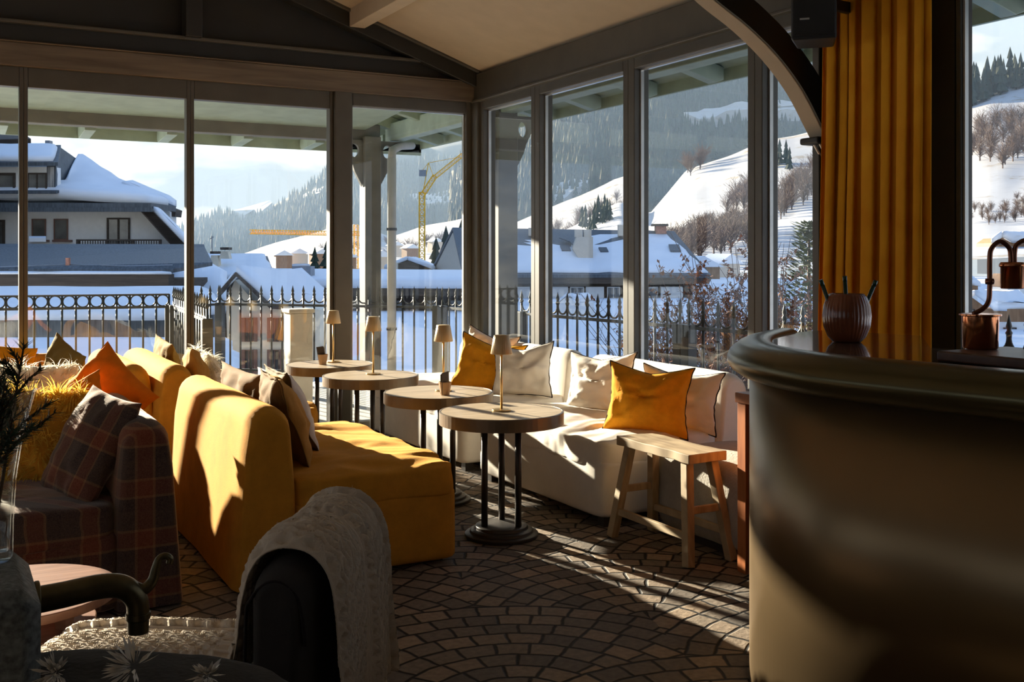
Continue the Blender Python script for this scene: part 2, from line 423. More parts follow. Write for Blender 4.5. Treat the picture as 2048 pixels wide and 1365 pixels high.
M['copper'] = plain('polished_copper', (0.62, 0.24, 0.11), 0.16, 1.0, var=0.15, scale=20)
M['darkcopper'] = plain('dark_copper_pipe', (0.22, 0.085, 0.05), 0.3, 0.9)
M['ceramic'] = plain('brown_glazed_ceramic', (0.24, 0.065, 0.026), 0.2, 0.0, var=0.35, coat=0.35)
M['pen'] = plain('dark_green_pen', (0.012, 0.05, 0.035), 0.25)
M['shelfwood'] = wood('dark_walnut', (0.07, 0.03, 0.02), (0.13, 0.06, 0.035), 0.4, (1, 8, 8))
M['black'] = plain('black_plastic', (0.012, 0.012, 0.012), 0.5)
M['silver'] = plain('silver_badge', (0.6, 0.6, 0.6), 0.3, 0.8)
M['stone'] = plain('speckled_granite', (0.13, 0.14, 0.135), 0.7, var=0.6, scale=90, bmp=0.6, bscale=70)
M['spout'] = plain('aged_brass_spout', (0.13, 0.10, 0.05), 0.36, 0.8, var=0.25, scale=30)
M['redwood'] = wood('reddish_walnut_top', (0.24, 0.11, 0.07), (0.40, 0.21, 0.14), 0.32, (1, 14, 14))
M['cup'] = wood('pale_beech_cup', (0.42, 0.24, 0.11), (0.60, 0.38, 0.20), 0.5, (6, 6, 1))
M['card'] = plain('dark_card', (0.045, 0.035, 0.03), 0.6)
M['plate'] = plain('brown_stoneware', (0.16, 0.09, 0.05), 0.3)
M['needle'] = plain('fir_green', (0.018, 0.045, 0.018), 0.6, var=0.4, scale=30)
M['twig'] = plain('twig_bark', (0.10, 0.055, 0.03), 0.8)
M['feather'] = plain('silvery_dried_thistle', (0.62, 0.58, 0.52), 0.5)
def fur_mat(name, col):
    m = plain(name, col, 0.8, var=0.3, scale=25); nt = m.node_tree; b = nt.nodes['Principled BSDF']; out = nt.nodes['Material Output']
    tl = nt.nodes.new('ShaderNodeBsdfTranslucent'); nt.links.new(b.inputs['Base Color'].links[0].from_socket, tl.inputs[0])
    ms = nt.nodes.new('ShaderNodeMixShader'); ms.inputs[0].default_value = 0.5
    nt.links.new(b.outputs[0], ms.inputs[1]); nt.links.new(tl.outputs[0], ms.inputs[2]); nt.links.new(ms.outputs[0], out.inputs[0]); return m
M['furwhite'] = fur_mat('cream_long_fur', (0.82, 0.75, 0.63))
M['furyellow'] = fur_mat('yellow_long_fur', (0.80, 0.55, 0.10))

# ================================================================== the setting
FB, RA, LA, BB = 8.05, 4.05, -3.0, -2.6          # front wall, right wall, left wall, back wall
RIDGE, RZ, EAVE_Z = 1.63, 3.80, 2.97
def roof_z(a): return EAVE_Z + 0.343 * (RA - a) if a >= RIDGE else RZ - 0.179 * (RIDGE - a)
def struct(o, label, cat): return tag(o, label, cat, kind='structure')

struct(MB().box(LA, RA + 0.12, BB, FB + 0.1, -0.12, 0.0).build('floor', M['floor']), 'brown grey cobblestone floor laid in fans', 'floor')
t = 0.10
def slope(a0, a1): return [(a0, BB, roof_z(a0)), (a1, BB, roof_z(a1)), (a1, BB, roof_z(a1) + t), (a0, BB, roof_z(a0) + t)]
struct(MB().prism(slope(RIDGE, RA + 0.15), (0, FB + 0.1 - BB, 0)).build('ceiling', M['ceiling']), 'sloping beige ceiling rising from the window wall', 'ceiling')
struct(MB().prism(slope(LA, RIDGE), (0, FB + 0.1 - BB, 0)).build('ceiling', M['ceiling']), 'beige ceiling slope on the far side of the ridge', 'ceiling')
struct(MB().box(LA - 0.12, LA, BB, FB + 0.1, 2.2, 3.2).build('wall_left', M['wall']), 'dark band above the far side windows, out of view', 'wall')
struct(MB().box(LA - 0.12, LA, BB, FB + 0.1, 0, 0.8).build('wall_left', M['wall']), 'low dark wall under the far side windows, out of view', 'wall')
for i_, (b0, b1) in enumerate(((-2.2, -1.2), (0.8, 3.3), (3.8, 6.3))):
    struct(MB().box(LA - 0.12, LA, b1, (0.8, 3.8, FB + 0.1)[i_], 0.8, 2.2).build('wall_left', M['wall']), 'dark pier between far side windows, out of view', 'wall')
struct(MB().box(LA - 0.12, LA, BB, -2.2, 0.8, 2.2).build('wall_left', M['wall']), 'dark end pier of the far side windows, out of view', 'wall')
struct(MB().prism([(LA, BB - 0.12, 0), (RA, BB - 0.12, 0), (RA, BB - 0.12, EAVE_Z), (RIDGE, BB - 0.12, RZ), (LA, BB - 0.12, roof_z(LA))], (0, 0.12, 0)).build('wall_back', M['wall']), 'plain dark rear wall behind the viewer', 'wall')
struct(MB().prism([(LA, FB, 3.02), (RA, FB, 3.02), (RIDGE, FB, RZ), (LA, FB, roof_z(LA))], (0, 0.1, 0)).build('wall_front', M['darkframe']), 'dark gable above the glazed front', 'wall')
w = MB().box(RA, RA + 0.12, 3.215, 4.02, 0, 2.75)
struct(w.build('wall_right', M['darkframe']), 'dark pier between the windows behind the velvet curtain', 'wall')
struct(MB().box(RA, RA + 0.12, BB, -2.2, 0, 2.75).build('wall_right', M['darkframe']), 'dark end of the window wall behind the bar', 'wall')

# trims and beams
def trim(m, mat, label): return struct(m.build('trim', M[mat], bevel=0.006), label, 'beam')
trim(MB().box(LA, 4.0, 7.965, 8.13, 2.722, 2.885), 'beamwood', 'brown oak beam across the top of the glazed front')
trim(MB().box(LA, 4.02, 8.0, 8.14, 2.885, 3.02), 'darkframe', 'dark timber above the oak beam').name = 'trim_1'
trim(MB().box(LA, 4.03, 7.95, 8.05, 3.015, 3.04), 'frame', 'thin ledge along the foot of the dark gable').name = 'trim_2'
trim(MB().box(LA, 4.0, 7.95, 8.0, 2.885, 2.897), 'beamwood', 'thin ledge on top of the oak beam').name = 'trim_3'
trim(MB().box(RA - 0.05, RA + 0.12, BB, 8.05, 2.735, 2.955), 'frame', 'grey timber header above the side windows').name = 'trim_4'
trim(MB().box(RA - 0.075, RA + 0.02, 0.6, 8.0, 2.715, 2.735), 'frame', 'thin ledge under the grey timber header').name = 'trim_5'
r = MB(); r.prism([(RIDGE, 7.93, RZ - 0.15), (RA - 0.03, 7.93, EAVE_Z - 0.13), (RA - 0.03, 7.93, EAVE_Z + 0.01), (RIDGE, 7.93, RZ)], (0, 0.14, 0))
trim(r, 'darkframe', 'dark sloping rafter against the gable').name = 'trim_6'
r = MB(); r.prism([(RIDGE, 7.9, RZ - 0.03), (RA - 0.03, 7.9, EAVE_Z - 0.01), (RA - 0.03, 7.9, EAVE_Z + 0.015), (RIDGE, 7.9, RZ)], (0, 0.06, 0))
trim(r, 'frame', 'slim moulding where ceiling meets gable').name = 'trim_7'
trim(MB().box(1.60, 1.72, 7.90, 8.06, 3.03, 3.75), 'darkframe', 'dark king post in the middle of the gable').name = 'trim_8'
trim(MB().box(2.87, 3.0, 0.5, 7.93, 3.235, 3.40), 'ceiling', 'beige purlin running under the ceiling').name = 'trim_9'
trim(MB().box(1.45, 1.81, BB, 7.93, 3.62, 3.79), 'darkframe', 'dark ridge beam').name = 'trim_10'

def window(name, label, org, rz, w_, z0, z1, sl=0.05, sr=0.05, top=0.07, bot=0.10, fd=0.09, cat='window', mat='frame', bead=False):
    t_ = thing(name, label, cat, (org[0], org[1], 0), rz, kind='structure')
    h = fd / 2
    MB().box(0, sl, -h, h, z0, z1).build('frame', M[mat], t_, bevel=0.006)
    MB().box(w_ - sr, w_, -h, h, z0, z1).build('frame', M[mat], t_, bevel=0.006)
    MB().box(sl, w_ - sr, -h, h, z1 - top, z1).build('frame', M[mat], t_, bevel=0.006)
    MB().box(sl, w_ - sr, -h, h, z0, z0 + bot).build('frame', M[mat], t_, bevel=0.006)
    if bead:
        for xa in (sl, w_ - sr - 0.011): MB().box(xa, xa + 0.011, -0.012, 0.012, z0 + bot, z1 - top).build('glazing_bead', M['bead'], t_)
        MB().box(sl, w_ - sr, -0.012, 0.012, z1 - top - 0.010, z1 - top).build('glazing_bead', M['bead'], t_)
    MB().box(sl - 0.01, w_ - sr + 0.01, -0.003, 0.003, z0 + bot - 0.01, z1 - top + 0.01).build('pane', M['glass'], t_)
    return t_
xs = [-2.85, -1.725, -0.60, 0.525, 1.654, 2.765]
for i in range(5):
    window('door_%d' % (i + 1), ['sliding glass door hidden at the far end of the front', 'sliding glass door next along the front', 'sliding glass door at the edge of view',
        'sliding glass door in front of the white chalet', 'sliding glass door beside the broad post'][i], (xs[i], FB), 0, xs[i+1] - xs[i], 0.0, 2.725,
        0.028 if i else 0.06, 0.028 if i < 4 else 0.03, 0.14, 0.07, cat='door')
struct(MB().box(2.765, 2.905, 7.97, 8.13, 0, 2.725).build('trim_11', M['frame'], bevel=0.008), 'broad grey post beside the sliding doors', 'post')
window('window_1', 'fixed pane between the broad post and the corner post', (2.905, FB), 0, 1.085, 0, 2.725, 0.02, 0.05, 0.10, 0.08, bead=True)
struct(MB().box(3.99, RA + 0.10, 7.90, 8.15, 0, 2.74).build('trim_12', M['frame'], bevel=0.008), 'grey corner post of the glazed room', 'post')
for n, b0, b1, lab, sl, sr in ((2, 6.98, 7.90, 'narrow side window next to the corner post', 0.06, 0.05), (3, 5.74, 6.98, 'side window behind the far white sofa', 0.06, 0.07),
                       (4, 4.51, 5.74, 'side window behind the near white sofa', 0.06, 0.07), (5, 4.02, 4.51, 'narrow side window beside the curtain', 0.05, 0.06),
                       (6, 1.9, 3.215, 'side window behind the copper still', 0.05, 0.03), (7, 0.6, 1.9, 'side window behind the bar, out of view', 0.05, 0.05), (14, -0.8, 0.6, 'side window level with the viewer', 0.05, 0.05), (15, -2.2, -0.8, 'last side window behind the viewer', 0.05, 0.05)):
    window('window_%d' % n, lab, (RA + 0.03, b0), radians(90), b1 - b0, 0, 2.73, sl, sr, 0.085, 0.10, 0.05 if n == 6 else 0.12, bead=True)

for n, b0 in ((8, -2.2), (9, 0.8), (10, 3.8)):  # unseen windows, added to let more ambient light into the room
    window('window_%d' % n, ['narrow added fill-light window behind the viewer', 'added fill-light window level with the bar, out of view', 'added fill-light window level with the sofas, out of view'][n - 8], (LA - 0.06, b0), radians(90), 1.0 if n == 8 else 2.5, 0.8, 2.2, 0.06, 0.06, 0.07, 0.07)
# curved glulam arch
t_ = thing('trim_13', 'curved timber arch springing from the pier beside the curtain', 'arch', (0, 0, 0), kind='structure')
low = [(1.63, 3.16), (2.1, 3.12), (2.6, 2.985), (2.95, 2.83), (3.257, 2.64), (3.47, 2.53), (3.666, 2.40), (3.83, 2.245), (3.955, 2.075), (4.00, 2.01)]
def smooth_path(p, n=6):
    o = []
    for i in range(len(p) - 1):
        p0, p1, p2, p3 = [Vector(p[max(0, min(len(p) - 1, i + k))]) for k in (-1, 0, 1, 2)]
        for k in range(n):
            u = k / n; o.append(0.5 * ((2 * p1) + (p2 - p0) * u + (2*p0 - 5*p1 + 4*p2 - p3) * u*u + (3*p1 - p0 - 3*p2 + p3) * u**3))
    o.append(Vector(p[-1])); return o
lp = smooth_path(low, 5)
def offs(pts, d):
    o = []
    for i, p in enumerate(pts):
        tt = (pts[min(i+1, len(pts)-1)] - pts[max(i-1, 0)]).normalized(); o.append(Vector((p.x - tt.y * d, p.y + tt.x * d)))
    return o
up = offs(lp, 0.135)
m = MB(); n = len(lp); vs = []
for b_ in (3.95, 4.06):
    vs += [(p.x, b_, p.y) for p in lp] + [(p.x, b_, p.y) for p in up]
fs = []
for i in range(n - 1):
    fs += [(i, i+1, n+i+1, n+i), (2*n+i+1, 2*n+i, 3*n+i, 3*n+i+1), (i+1, i, 2*n+i, 2*n+i+1), (n+i, n+i+1, 3*n+i+1, 3*n+i)]
fs += [(0, n, 3*n, 2*n), (2*n-1, n-1, 3*n-1, 4*n-1)]
m.add(vs, fs); m.build('arch_rib', M['ceiling'], t_, bevel=0.006)
m = MB()
for i in range(n - 1):
    p0, p1, q0, q1 = lp[i].lerp(up[i], 0.03), lp[i+1].lerp(up[i+1], 0.03), up[i], up[i+1]
    m.prism([(p0.x, 3.95, p0.y), (p1.x, 3.95, p1.y), (q1.x, 3.95, q1.y), (q0.x, 3.95, q0.y)], (0, -0.012, 0))
m.build('arch_cheek', M['darkframe'], t_)
MB().box(3.93, 4.05, 3.94, 4.07, 1.985, 2.02).build('cap', M['darkframe'], t_, bevel=0.01)
for b_ in (3.985, 4.025):
    MB().tube([(3.99, b_, 1.99), (4.02, b_, 1.95), (4.055, b_, 1.91)], 0.007).build('bracket', M['silver'], t_)
MB().box(1.59, 1.67, 3.96, 4.05, 3.14, 3.70).build('hanger', M['darkframe'], t_)

# ------------------------------------------------------------------ porch outside
p_ = thing('porch_roof', 'sage green timber porch roof with rafters outside the windows', 'porch', (0, 0, 0), kind='structure')
m = MB(); m.prism([(LA, 8.16, 3.07), (LA, 11.95, 2.775), (LA, 11.95, 2.805), (LA, 8.16, 3.10)], (RA + 0.17 - LA, 0, 0)); m.build('soffit', M['green'], p_)
m = MB(); m.prism([(4.17, BB, 3.10), (5.25, BB, 2.83), (5.25, BB, 2.86), (4.17, BB, 3.13)], (0, 11.95 - BB, 0)); m.build('soffit', M['green'], p_)
m = MB().box(LA, 5.25, 11.93, 11.96, 2.665, 2.80); m.build('fascia', M['green'], p_)
m = MB(); m.prism([(4.17, 11.93, 2.70), (5.25, 11.93, 2.70), (5.25, 11.93, 2.86), (4.17, 11.93, 3.13)], (0, 0.025, 0)); m.build('fascia', M['green'], p_)
m = MB().box(5.235, 5.265, BB, 11.95, 2.74, 2.87); m.build('fascia', M['green'], p_)
b0 = 6.16 - 0.83 * 9
while b0 < 11.6:
    m = MB(); m.prism([(4.17, b0, 3.10), (5.19, b0, 2.835), (5.19, b0, 2.74), (5.12, b0, 2.715), (4.17, b0, 2.96)], (0, 0.10, 0)); m.build('rafter', M['green'], p_, bevel=0.006); b0 += 0.83
a0 = -2.7
while a0 < 4.9:
    m = MB(); m.prism([(a0, 11.32, 2.82), (a0, 11.90, 2.775), (a0, 11.90, 2.69), (a0, 11.85, 2.655), (a0, 11.32, 2.685)], (0.11, 0, 0)); m.build('rafter', M['green'], p_, bevel=0.006); a0 += 0.80
MB().box(LA, 4.40, 11.14, 11.31, 2.71, 2.905).build('eaves_beam', M['post'], p_, bevel=0.01)
MB().box(4.52, 4.68, BB, 11.3, 2.73, 2.93).build('eaves_beam', M['green'], p_, bevel=0.01)
def porch_post(x, y, s, label):
    q = thing('porch_post', label, 'post', (x, y, 0), kind='structure')
    MB().box(-s, s, -s, s, 0, 2.76).build('shaft', M['post'], q, bevel=0.01)
    for sx in (-1, 1):
        # scrolled bracket with a round hole
        m_ = MB(); k = 14; outer = [(0.0, 2.72), (0.26, 2.72), (0.26, 2.68), (0.20, 2.60), (0.13, 2.46), (0.07, 2.28), (0.04, 2.20), (0.0, 2.20)]
        c = (0.10, 2.60); hole = [(c[0] + 0.052 * cos(2*pi*i/k), c[1] + 0.075 * sin(2*pi*i/k)) for i in range(k)]
        def ray(ang):
            d = (cos(ang), sin(ang)); best = 9
            for i in range(len(outer)):
                (x1, y1), (x2, y2) = outer[i], outer[(i+1) % len(outer)]
                dx, dy = x2 - x1, y2 - y1; det = d[0] * -dy + dx * d[1]
                if abs(det) < 1e-9: continue
                tt = ((x1 - c[0]) * -dy + dx * (y1 - c[1])) / det; uu = (d[0] * (y1 - c[1]) - d[1] * (x1 - c[0])) / det
                if tt > 0 and -1e-6 <= uu <= 1 + 1e-6: best = min(best, tt)
            return (c[0] + d[0] * best, c[1] + d[1] * best)
        k2 = 28
        for i in range(k2):
            A0, A1 = 2*pi*i/k2, 2*pi*(i+1)/k2
            h0 = (c[0] + 0.052*cos(A0), c[1] + 0.075*sin(A0)); h1 = (c[0] + 0.052*cos(A1), c[1] + 0.075*sin(A1)); o0, o1 = ray(A0), ray(A1)
            m_.prism([(sx * (s + h0[0]), -0.025, h0[1]), (sx * (s + o0[0]), -0.025, o0[1]), (sx * (s + o1[0]), -0.025, o1[1]), (sx * (s + h1[0]), -0.025, h1[1])], (0, 0.05, 0))
        m_.build('bracket', M['post'], q)
    return q
porch_post(4.28, 11.14, 0.095, 'grey porch post with scroll brackets under the porch corner')
porch_post(4.60, 8.57, 0.10, 'grey porch post just outside the corner of the room')
q = thing('drainpipe', 'pale round drainpipe beside the porch corner post', 'pipe', (4.40, 10.80, 0))
MB().cyl((0, 0, 0), (0, 0, 2.5), 0.05, n=20).build('pipe', M['deck'], q, smooth=True)
MB().tube([(0, 0, 2.48), (0.05, 0.1, 2.60), (0.25, 0.35, 2.68), (0.5, 0.6, 2.72)], 0.045, 14).build('elbow', M['deck'], q, smooth=True)
for z_ in (0.6, 1.7): MB().cyl((0, 0, z_), (0, 0, z_ + 0.03), 0.058, n=20).build('clip', M['iron'], q)
struct(MB().prism([(LA - 0.1, 8.15, -0.03), (4.17, 8.15, -0.03), (4.17, BB, -0.03), (5.3, BB, -0.03), (5.3, 8.8, -0.03), (4.95, 10.5, -0.03), (3.9, 11.6, -0.03), (2.9, 12.8, -0.03), (LA - 0.1, 12.8, -0.03)], (0, 0, -0.25)).build('terrace', M['deck']), 'pale paved terrace outside the windows', 'terrace')

# ------------------------------------------------------------------ iron fence
bar_m = MB().cyl((0,0,0.06), (0,0,0.98), 0.011, n=8)
bar_m.lathe([(0.011, 0.96), (0.02, 0.985), (0.011, 1.0), (0.017, 1.02), (0.0, 1.09)], 8)
plain_bar = MB().cyl((0,0,0.06), (0,0,1.0), 0.011, n=8)
def ring_mb(r, full):
    pts = [(r * cos(a_), 0, r * sin(a_)) for a_ in ([2*pi*i/20 for i in range(21)] if full else [pi*0.93 + pi*1.14*i/14 for i in range(15)])]
    return MB().tube(pts, 0.009, 6)
def fence(name, label, p0, p1, step, full=False, ends=(1, 1), post_h=1.0):
    p0, p1 = Vector((*p0, 0)), Vector((*p1, 0)); L = (p1 - p0).length
    q = thing(name, label, 'fence', p0, atan2(p1.y - p0.y, p1.x - p0.x))
    MB().box(0, L, -0.012, 0.012, 0.845, 0.872).build('rail', M['iron'], q)
    MB().box(0, L, -0.012, 0.012, 0.09, 0.115).build('rail', M['iron'], q)
    if full: MB().box(0, L, -0.010, 0.010, 0.985, 1.005).build('rail', M['iron'], q)
    k = max(2, round(L / step)); st = L / k; first = None; fr = None
    for i in range(k + 1):
        if first is None:
            first = (plain_bar if full else bar_m).build('bar', M['iron'], q, smooth=True); o = first
        else:
            o = first.copy(); COL.objects.link(o); o.parent = q
        o.location.x = i * st
        if i < k:
            if fr is None: fr = ring_mb(st / 2 - 0.006, full).build('ring', M['iron'], q, smooth=True); o = fr
            else: o = fr.copy(); COL.objects.link(o); o.parent = q
            o.location = (i * st + st / 2, 0, 0.93 if full else 0.955)
    for e_, x in zip(ends, (0, L)):
        if e_:
            MB().box(x - 0.045, x + 0.045, -0.045, 0.045, -0.03, post_h - 0.12).build('fence_post', M['iron'], q, bevel=0.006)
    return q
fence('iron_fence', 'dark iron fence with full rings in front of the slate roof', (-2.6, 12.72), (2.25, 12.0), 0.138, True)
fence('iron_fence', 'short return of spear-topped fence running back to the house', (2.27, 11.85), (2.03, 9.15), 0.17)
fence('iron_fence', 'spear-topped fence in front of the small gabled house', (2.9, 12.4), (4.79, 10.45), 0.135)
fence('iron_fence', 'spear-topped fence panel between the porch corner and the side run', (4.82, 10.38), (4.98, 9.0), 0.135)
fence('iron_fence', 'spear-topped fence along the side in front of the big snowy roof', (4.98, 8.9), (5.12, 6.6), 0.15)
fence('iron_fence', 'spear-topped fence along the side in front of the dry shrubs', (5.125, 6.5), (5.2, 3.6), 0.17)
fence('iron_fence', 'low fence link behind the return fence', (2.3, 12.0), (2.88, 12.38), 0.14, ends=(0, 0))
q = thing('pedestal', 'square pale grey pillar standing on the terrace by the far table', 'pillar', (2.77, 8.95, -0.03))
MB().box(-0.10, 0.10, -0.10, 0.10, 0, 0.95).build('shaft', M['deck'], q, bevel=0.008)
MB().box(-0.115, 0.115, -0.115, 0.115, 0.95, 0.985).build('cap', M['deck'], q, bevel=0.008)

# ================================================================== furniture
def sofa(label, loc, rz, L, D, mat, hb=0.76, tb=0.20, seat=0.32, top=0.445, feet=False, group=None, seed=1, seat_y=None, lean=0.05, cush=1, name='sofa'):
    q = thing(name, label, 'sofa', (loc[0], loc[1], 0), rz, group)
    z0 = 0.05 if feet else 0.012
    s0, s1 = seat_y or (0, L)
    r_ = tb / 2 - 0.005; prof = [(-lean, z0), (-0.01, hb - 2 * r_)]
    for i in range(11):
        a_ = pi - pi * i / 10; prof.append((tb / 2 + r_ * cos(a_), hb - r_ + r_ * sin(a_)))
    prof += [(tb + 0.02, top * 0.9), (tb + 0.02, z0)]
    n_ = 26
    m_ = MB(); k = len(prof)
    for j in range(n_ + 1):
        y = L * j / n_
        e_ = min(j, n_ - j) / n_ * L                      # rounding of the two ends
        f_ = 1 - 0.10 * max(0, 1 - e_ / 0.07) ** 2
        for (x, z) in prof:
            w_ = 0.006 * noise.noise(Vector((x * 4 + seed, y * 3, z * 4)))
            m_.v.append(Vector((tb / 2 + (x - tb / 2) * f_ + w_, y, z0 + (z - z0) * (1 - 0.045 * max(0, 1 - e_ / 0.09) ** 2) + w_)))
    for j in range(n_):
        for i in range(k - 1): m_.f.append((j*k+i, (j+1)*k+i, (j+1)*k+i+1, j*k+i+1))
    m_.f += [tuple(range(k)), tuple(range((n_+1)*k-1, n_*k-1, -1))]
    m_.build('backrest', M[mat], q, bevel=0.022, seg=3)
    bm_ = cushion_pts(D - tb - 0.0, s1 - s0, seat - z0 + 0.03, 14, 22, 0, 0.003, seed, 3)
    for v in bm_.v: v += Vector((tb + (D - tb) / 2, (s0 + s1) / 2, z0 + (seat - z0 + 0.03) / 2))
    bm_.build('base', M[mat], q, smooth=True)
    for c in range(cush):
        l_ = (s1 - s0) / cush
        c_ = cushion_pts(D - tb + 0.015, l_ + 0.01, top - seat + 0.03, 60, 11, 0.015, 0.022, seed + 5 * c, 7)
        for v in c_.v: v += Vector((tb + (D - tb) / 2 + 0.0, s0 + l_ * (c + 0.5), (top + seat) / 2))
        c_.build('seat_cushion', M[mat], q, smooth=True)
    if feet:
        for fx in (0.06, D - 0.10):
            for fy in (0.06, L - 0.10): MB().box(fx, fx + 0.06, fy, fy + 0.06, 0, z0 + 0.02).build('foot', M['leg'], q)
    return q

sofa('mustard wool sofa with folded arms of cushions, its end turned to the dark chair'.replace('folded arms of cushions', 'loose cushions'), (1.13, 4.36), 0, 1.50, 0.98, 'mustard', seed=2, hb=0.77)
sofa('mustard wool sofa further back, nearest to the spear-topped return fence', (1.15, 6.40), 0, 1.55, 0.98, 'mustard', seed=5, hb=0.76)
sofa('mustard wool corner sofa back to back with the far mustard sofa', (1.13, 8.0), pi, 1.45, 0.72, 'mustard', seed=8, hb=0.76, seat_y=(1.02, 1.44))
sofa('ochre sofa standing with its back against the glass front', (-0.75, 7.95), -pi / 2, 1.55, 0.95, 'mustard_dark', seed=11, hb=0.745)
sofa('dark tartan sofa beside the mustard sofa, facing away from the tables', (0.83, 5.92), pi, 1.58, 1.02, 'plaid', seed=14, hb=0.755, seat=0.29, top=0.43)
sofa('white cotton sofa behind the wooden stool', (3.985, 5.93), pi, 1.42, 0.99, 'white', seed=17, feet=True, top=0.44)
sofa('white cotton sofa in the glazed corner, farthest from the bar', (3.985, 7.86), pi, 1.72, 0.99, 'white', seed=21, feet=True, top=0.44)

def pillow_mesh(w_, h_, T, seed=0, pinch=0.10, wr=0.012, n=30, mats=None, slump=0.0):
    """square pillow standing on its lower edge: x width, z height, y thickness"""
    front, back = [], []
    m_ = MB()
    def pt(u, v, side):
        x = w_ / 2 * u * (1 - pinch * (1 - v * v) * 0.9); z = h_ / 2 * v * (1 - pinch * (1 - u * u) * 0.9)
        e_ = max(0.0, (1 - abs(u) ** 2.2)) * max(0.0, (1 - abs(v) ** 2.2))
        t_ = T / 2 * e_ ** 0.55
        wv = Vector((u * 2.2 + seed, v * 2.2 - seed * 1.7, side * 3.1 + seed))
        t_ += wr * (noise.noise(wv) + 0.6 * noise.noise(wv * 2.6)) * min(1, e_ * 4)
        z -= slump * (1 + v) * 0.5 * h_ * (0.25 + 0.75 * (1 - abs(u)) ** 1.2) * (1 if v > 0 else 0)
        return Vector((x + 0.006 * noise.noise(wv * 3), side * t_ - 0.01 * noise.noise(Vector((u * 3 + seed, v * 3, 9))), z + h_ / 2))
    L = [math.sin((i / n - 0.5) * pi) for i in range(n + 1)]
    for side in (-1, 1):
        b_ = len(m_.v)
        for i in range(n + 1):
            for j in range(n + 1):
                m_.v.append(pt(L[i], L[j], side if 0 < i < n and 0 < j < n else 0))
        for i in range(n):
            for j in range(n):
                q = (b_ + i*(n+1)+j, b_ + (i+1)*(n+1)+j, b_ + (i+1)*(n+1)+j+1, b_ + i*(n+1)+j+1)
                m_.f.append(q if side < 0 else q[::-1])
    edge = [pt(L[i], -1, 0) for i in range(n)] + [pt(1, L[j], 0) for j in range(n)] + [pt(L[n-i], 1, 0) for i in range(n)] + [pt(-1, L[n-j], 0) for j in range(n)]
    return m_, edge, (n * n)
def pillow(label, loc, rz, w_, h_, T, mat, tilt=-15, roll=0, pipe=None, seed=0, mat2=None, wr=0.014, pinch=0.10, group=None, slump=0.0, flange=0):
    q = thing('pillow', label, 'pillow', loc, group=group, rot=(radians(tilt), radians(roll), rz))
    m_, edge, k = pillow_mesh(w_, h_, T, seed, pinch, wr, slump=slump)
    o = m_.build('cover', M[mat], q, smooth=True, fix=False)
    if mat2:
        o.data.materials.append(M[mat2])
        for i, p in enumerate(o.data.polygons):
            if i >= k: p.material_index = 1
    if pipe: MB().tube(edge + [edge[0]], 0.0042, 6, False).build('piping', M[pipe], q, smooth=True)
    if flange:
        n_ = len(edge); c = Vector((0, 0, h_ / 2)); m2 = MB()
        for i, p in enumerate(edge):
            d = (p - c); d.y = 0; d.normalize(); m2.v += [p + Vector((0, 0.002, 0)), p + d * (flange * (0.8 + 0.4 * noise.noise(p * 14))) + Vector((0, 0.012 * noise.noise(p * 9), 0)), ]
        for i in range(n_):
            j = (i + 1) % n_; m2.f.append((2*i, 2*j, 2*j+1, 2*i+1))
        m2.build('flange', M[mat2 or mat], q, smooth=True, solid=0.004)
    return q
def fur_pillow(label, loc, rz, w_, h_, T, mat, base, tilt=-18, roll=0, n=2600, length=0.075, seed=3, name='fur_pillow'):
    q = thing(name, label, 'pillow', loc, rot=(radians(tilt), radians(roll), rz))
    m_, edge, k = pillow_mesh(w_, h_, T, seed, 0.06, 0.012, 18)
    m_.build('cover', M[base], q, smooth=True, fix=False)
    rnd = random.Random(seed); f_ = MB(); inv = q.rotation_euler.to_matrix().inverted(); g = inv @ Vector((0, 0, -1))
    for _ in range(n):
        fc = m_.f[rnd.randrange(len(m_.f))]; a_, b_, c_, d_ = [m_.v[i] for i in fc]
        p = a_.lerp(b_, rnd.random()).lerp(d_.lerp(c_, rnd.random()), rnd.random())
        nn = (b_ - a_).cross(d_ - a_)
        nn = nn.normalized() if nn.length > 1e-9 else Vector((0, -1, 0))
        if nn.dot(p - Vector((0, 0, h_ / 2))) < 0: nn = -nn
        # neighbouring strands clump into locks
        cl = Vector((noise.noise(p * 16 + Vector((seed, 0, 0))), noise.noise(p * 16 + Vector((0, seed, 5))), noise.noise(p * 16 + Vector((7, 0, seed)))))
        d = (nn * 0.75 + cl * 1.1 + Vector((rnd.uniform(-.25, .25), rnd.uniform(-.25, .25), rnd.uniform(-.25, .25)))).normalized()
        L = length * rnd.uniform(0.6, 1.25); side = d.cross(Vector((rnd.uniform(-1, 1), rnd.uniform(-1, 1), rnd.uniform(-1, 1)))).normalized() * 0.0027
        pts = [p]; 
        for s_ in range(3):
            d = (d + g * 0.55 + cl * 0.45).normalized(); pts.append(pts[-1] + d * L / 3)
        b0_ = len(f_.v)
        for i, x in enumerate(pts): f_.v += [x - side * (1 - i / 3.3), x + side * (1 - i / 3.3)]
        for i in range(3): f_.f.append((b0_+2*i, b0_+2*i+1, b0_+2*i+3, b0_+2*i+2))
    f_.build('fur', M[mat], q, fix=False)
    return q

R90 = pi / 2
def face(dx, dy): return atan2(-(-dx), -dy) if False else atan2(dx, -dy)      # rz that turns a pillow's front (local -y) towards (dx, dy)
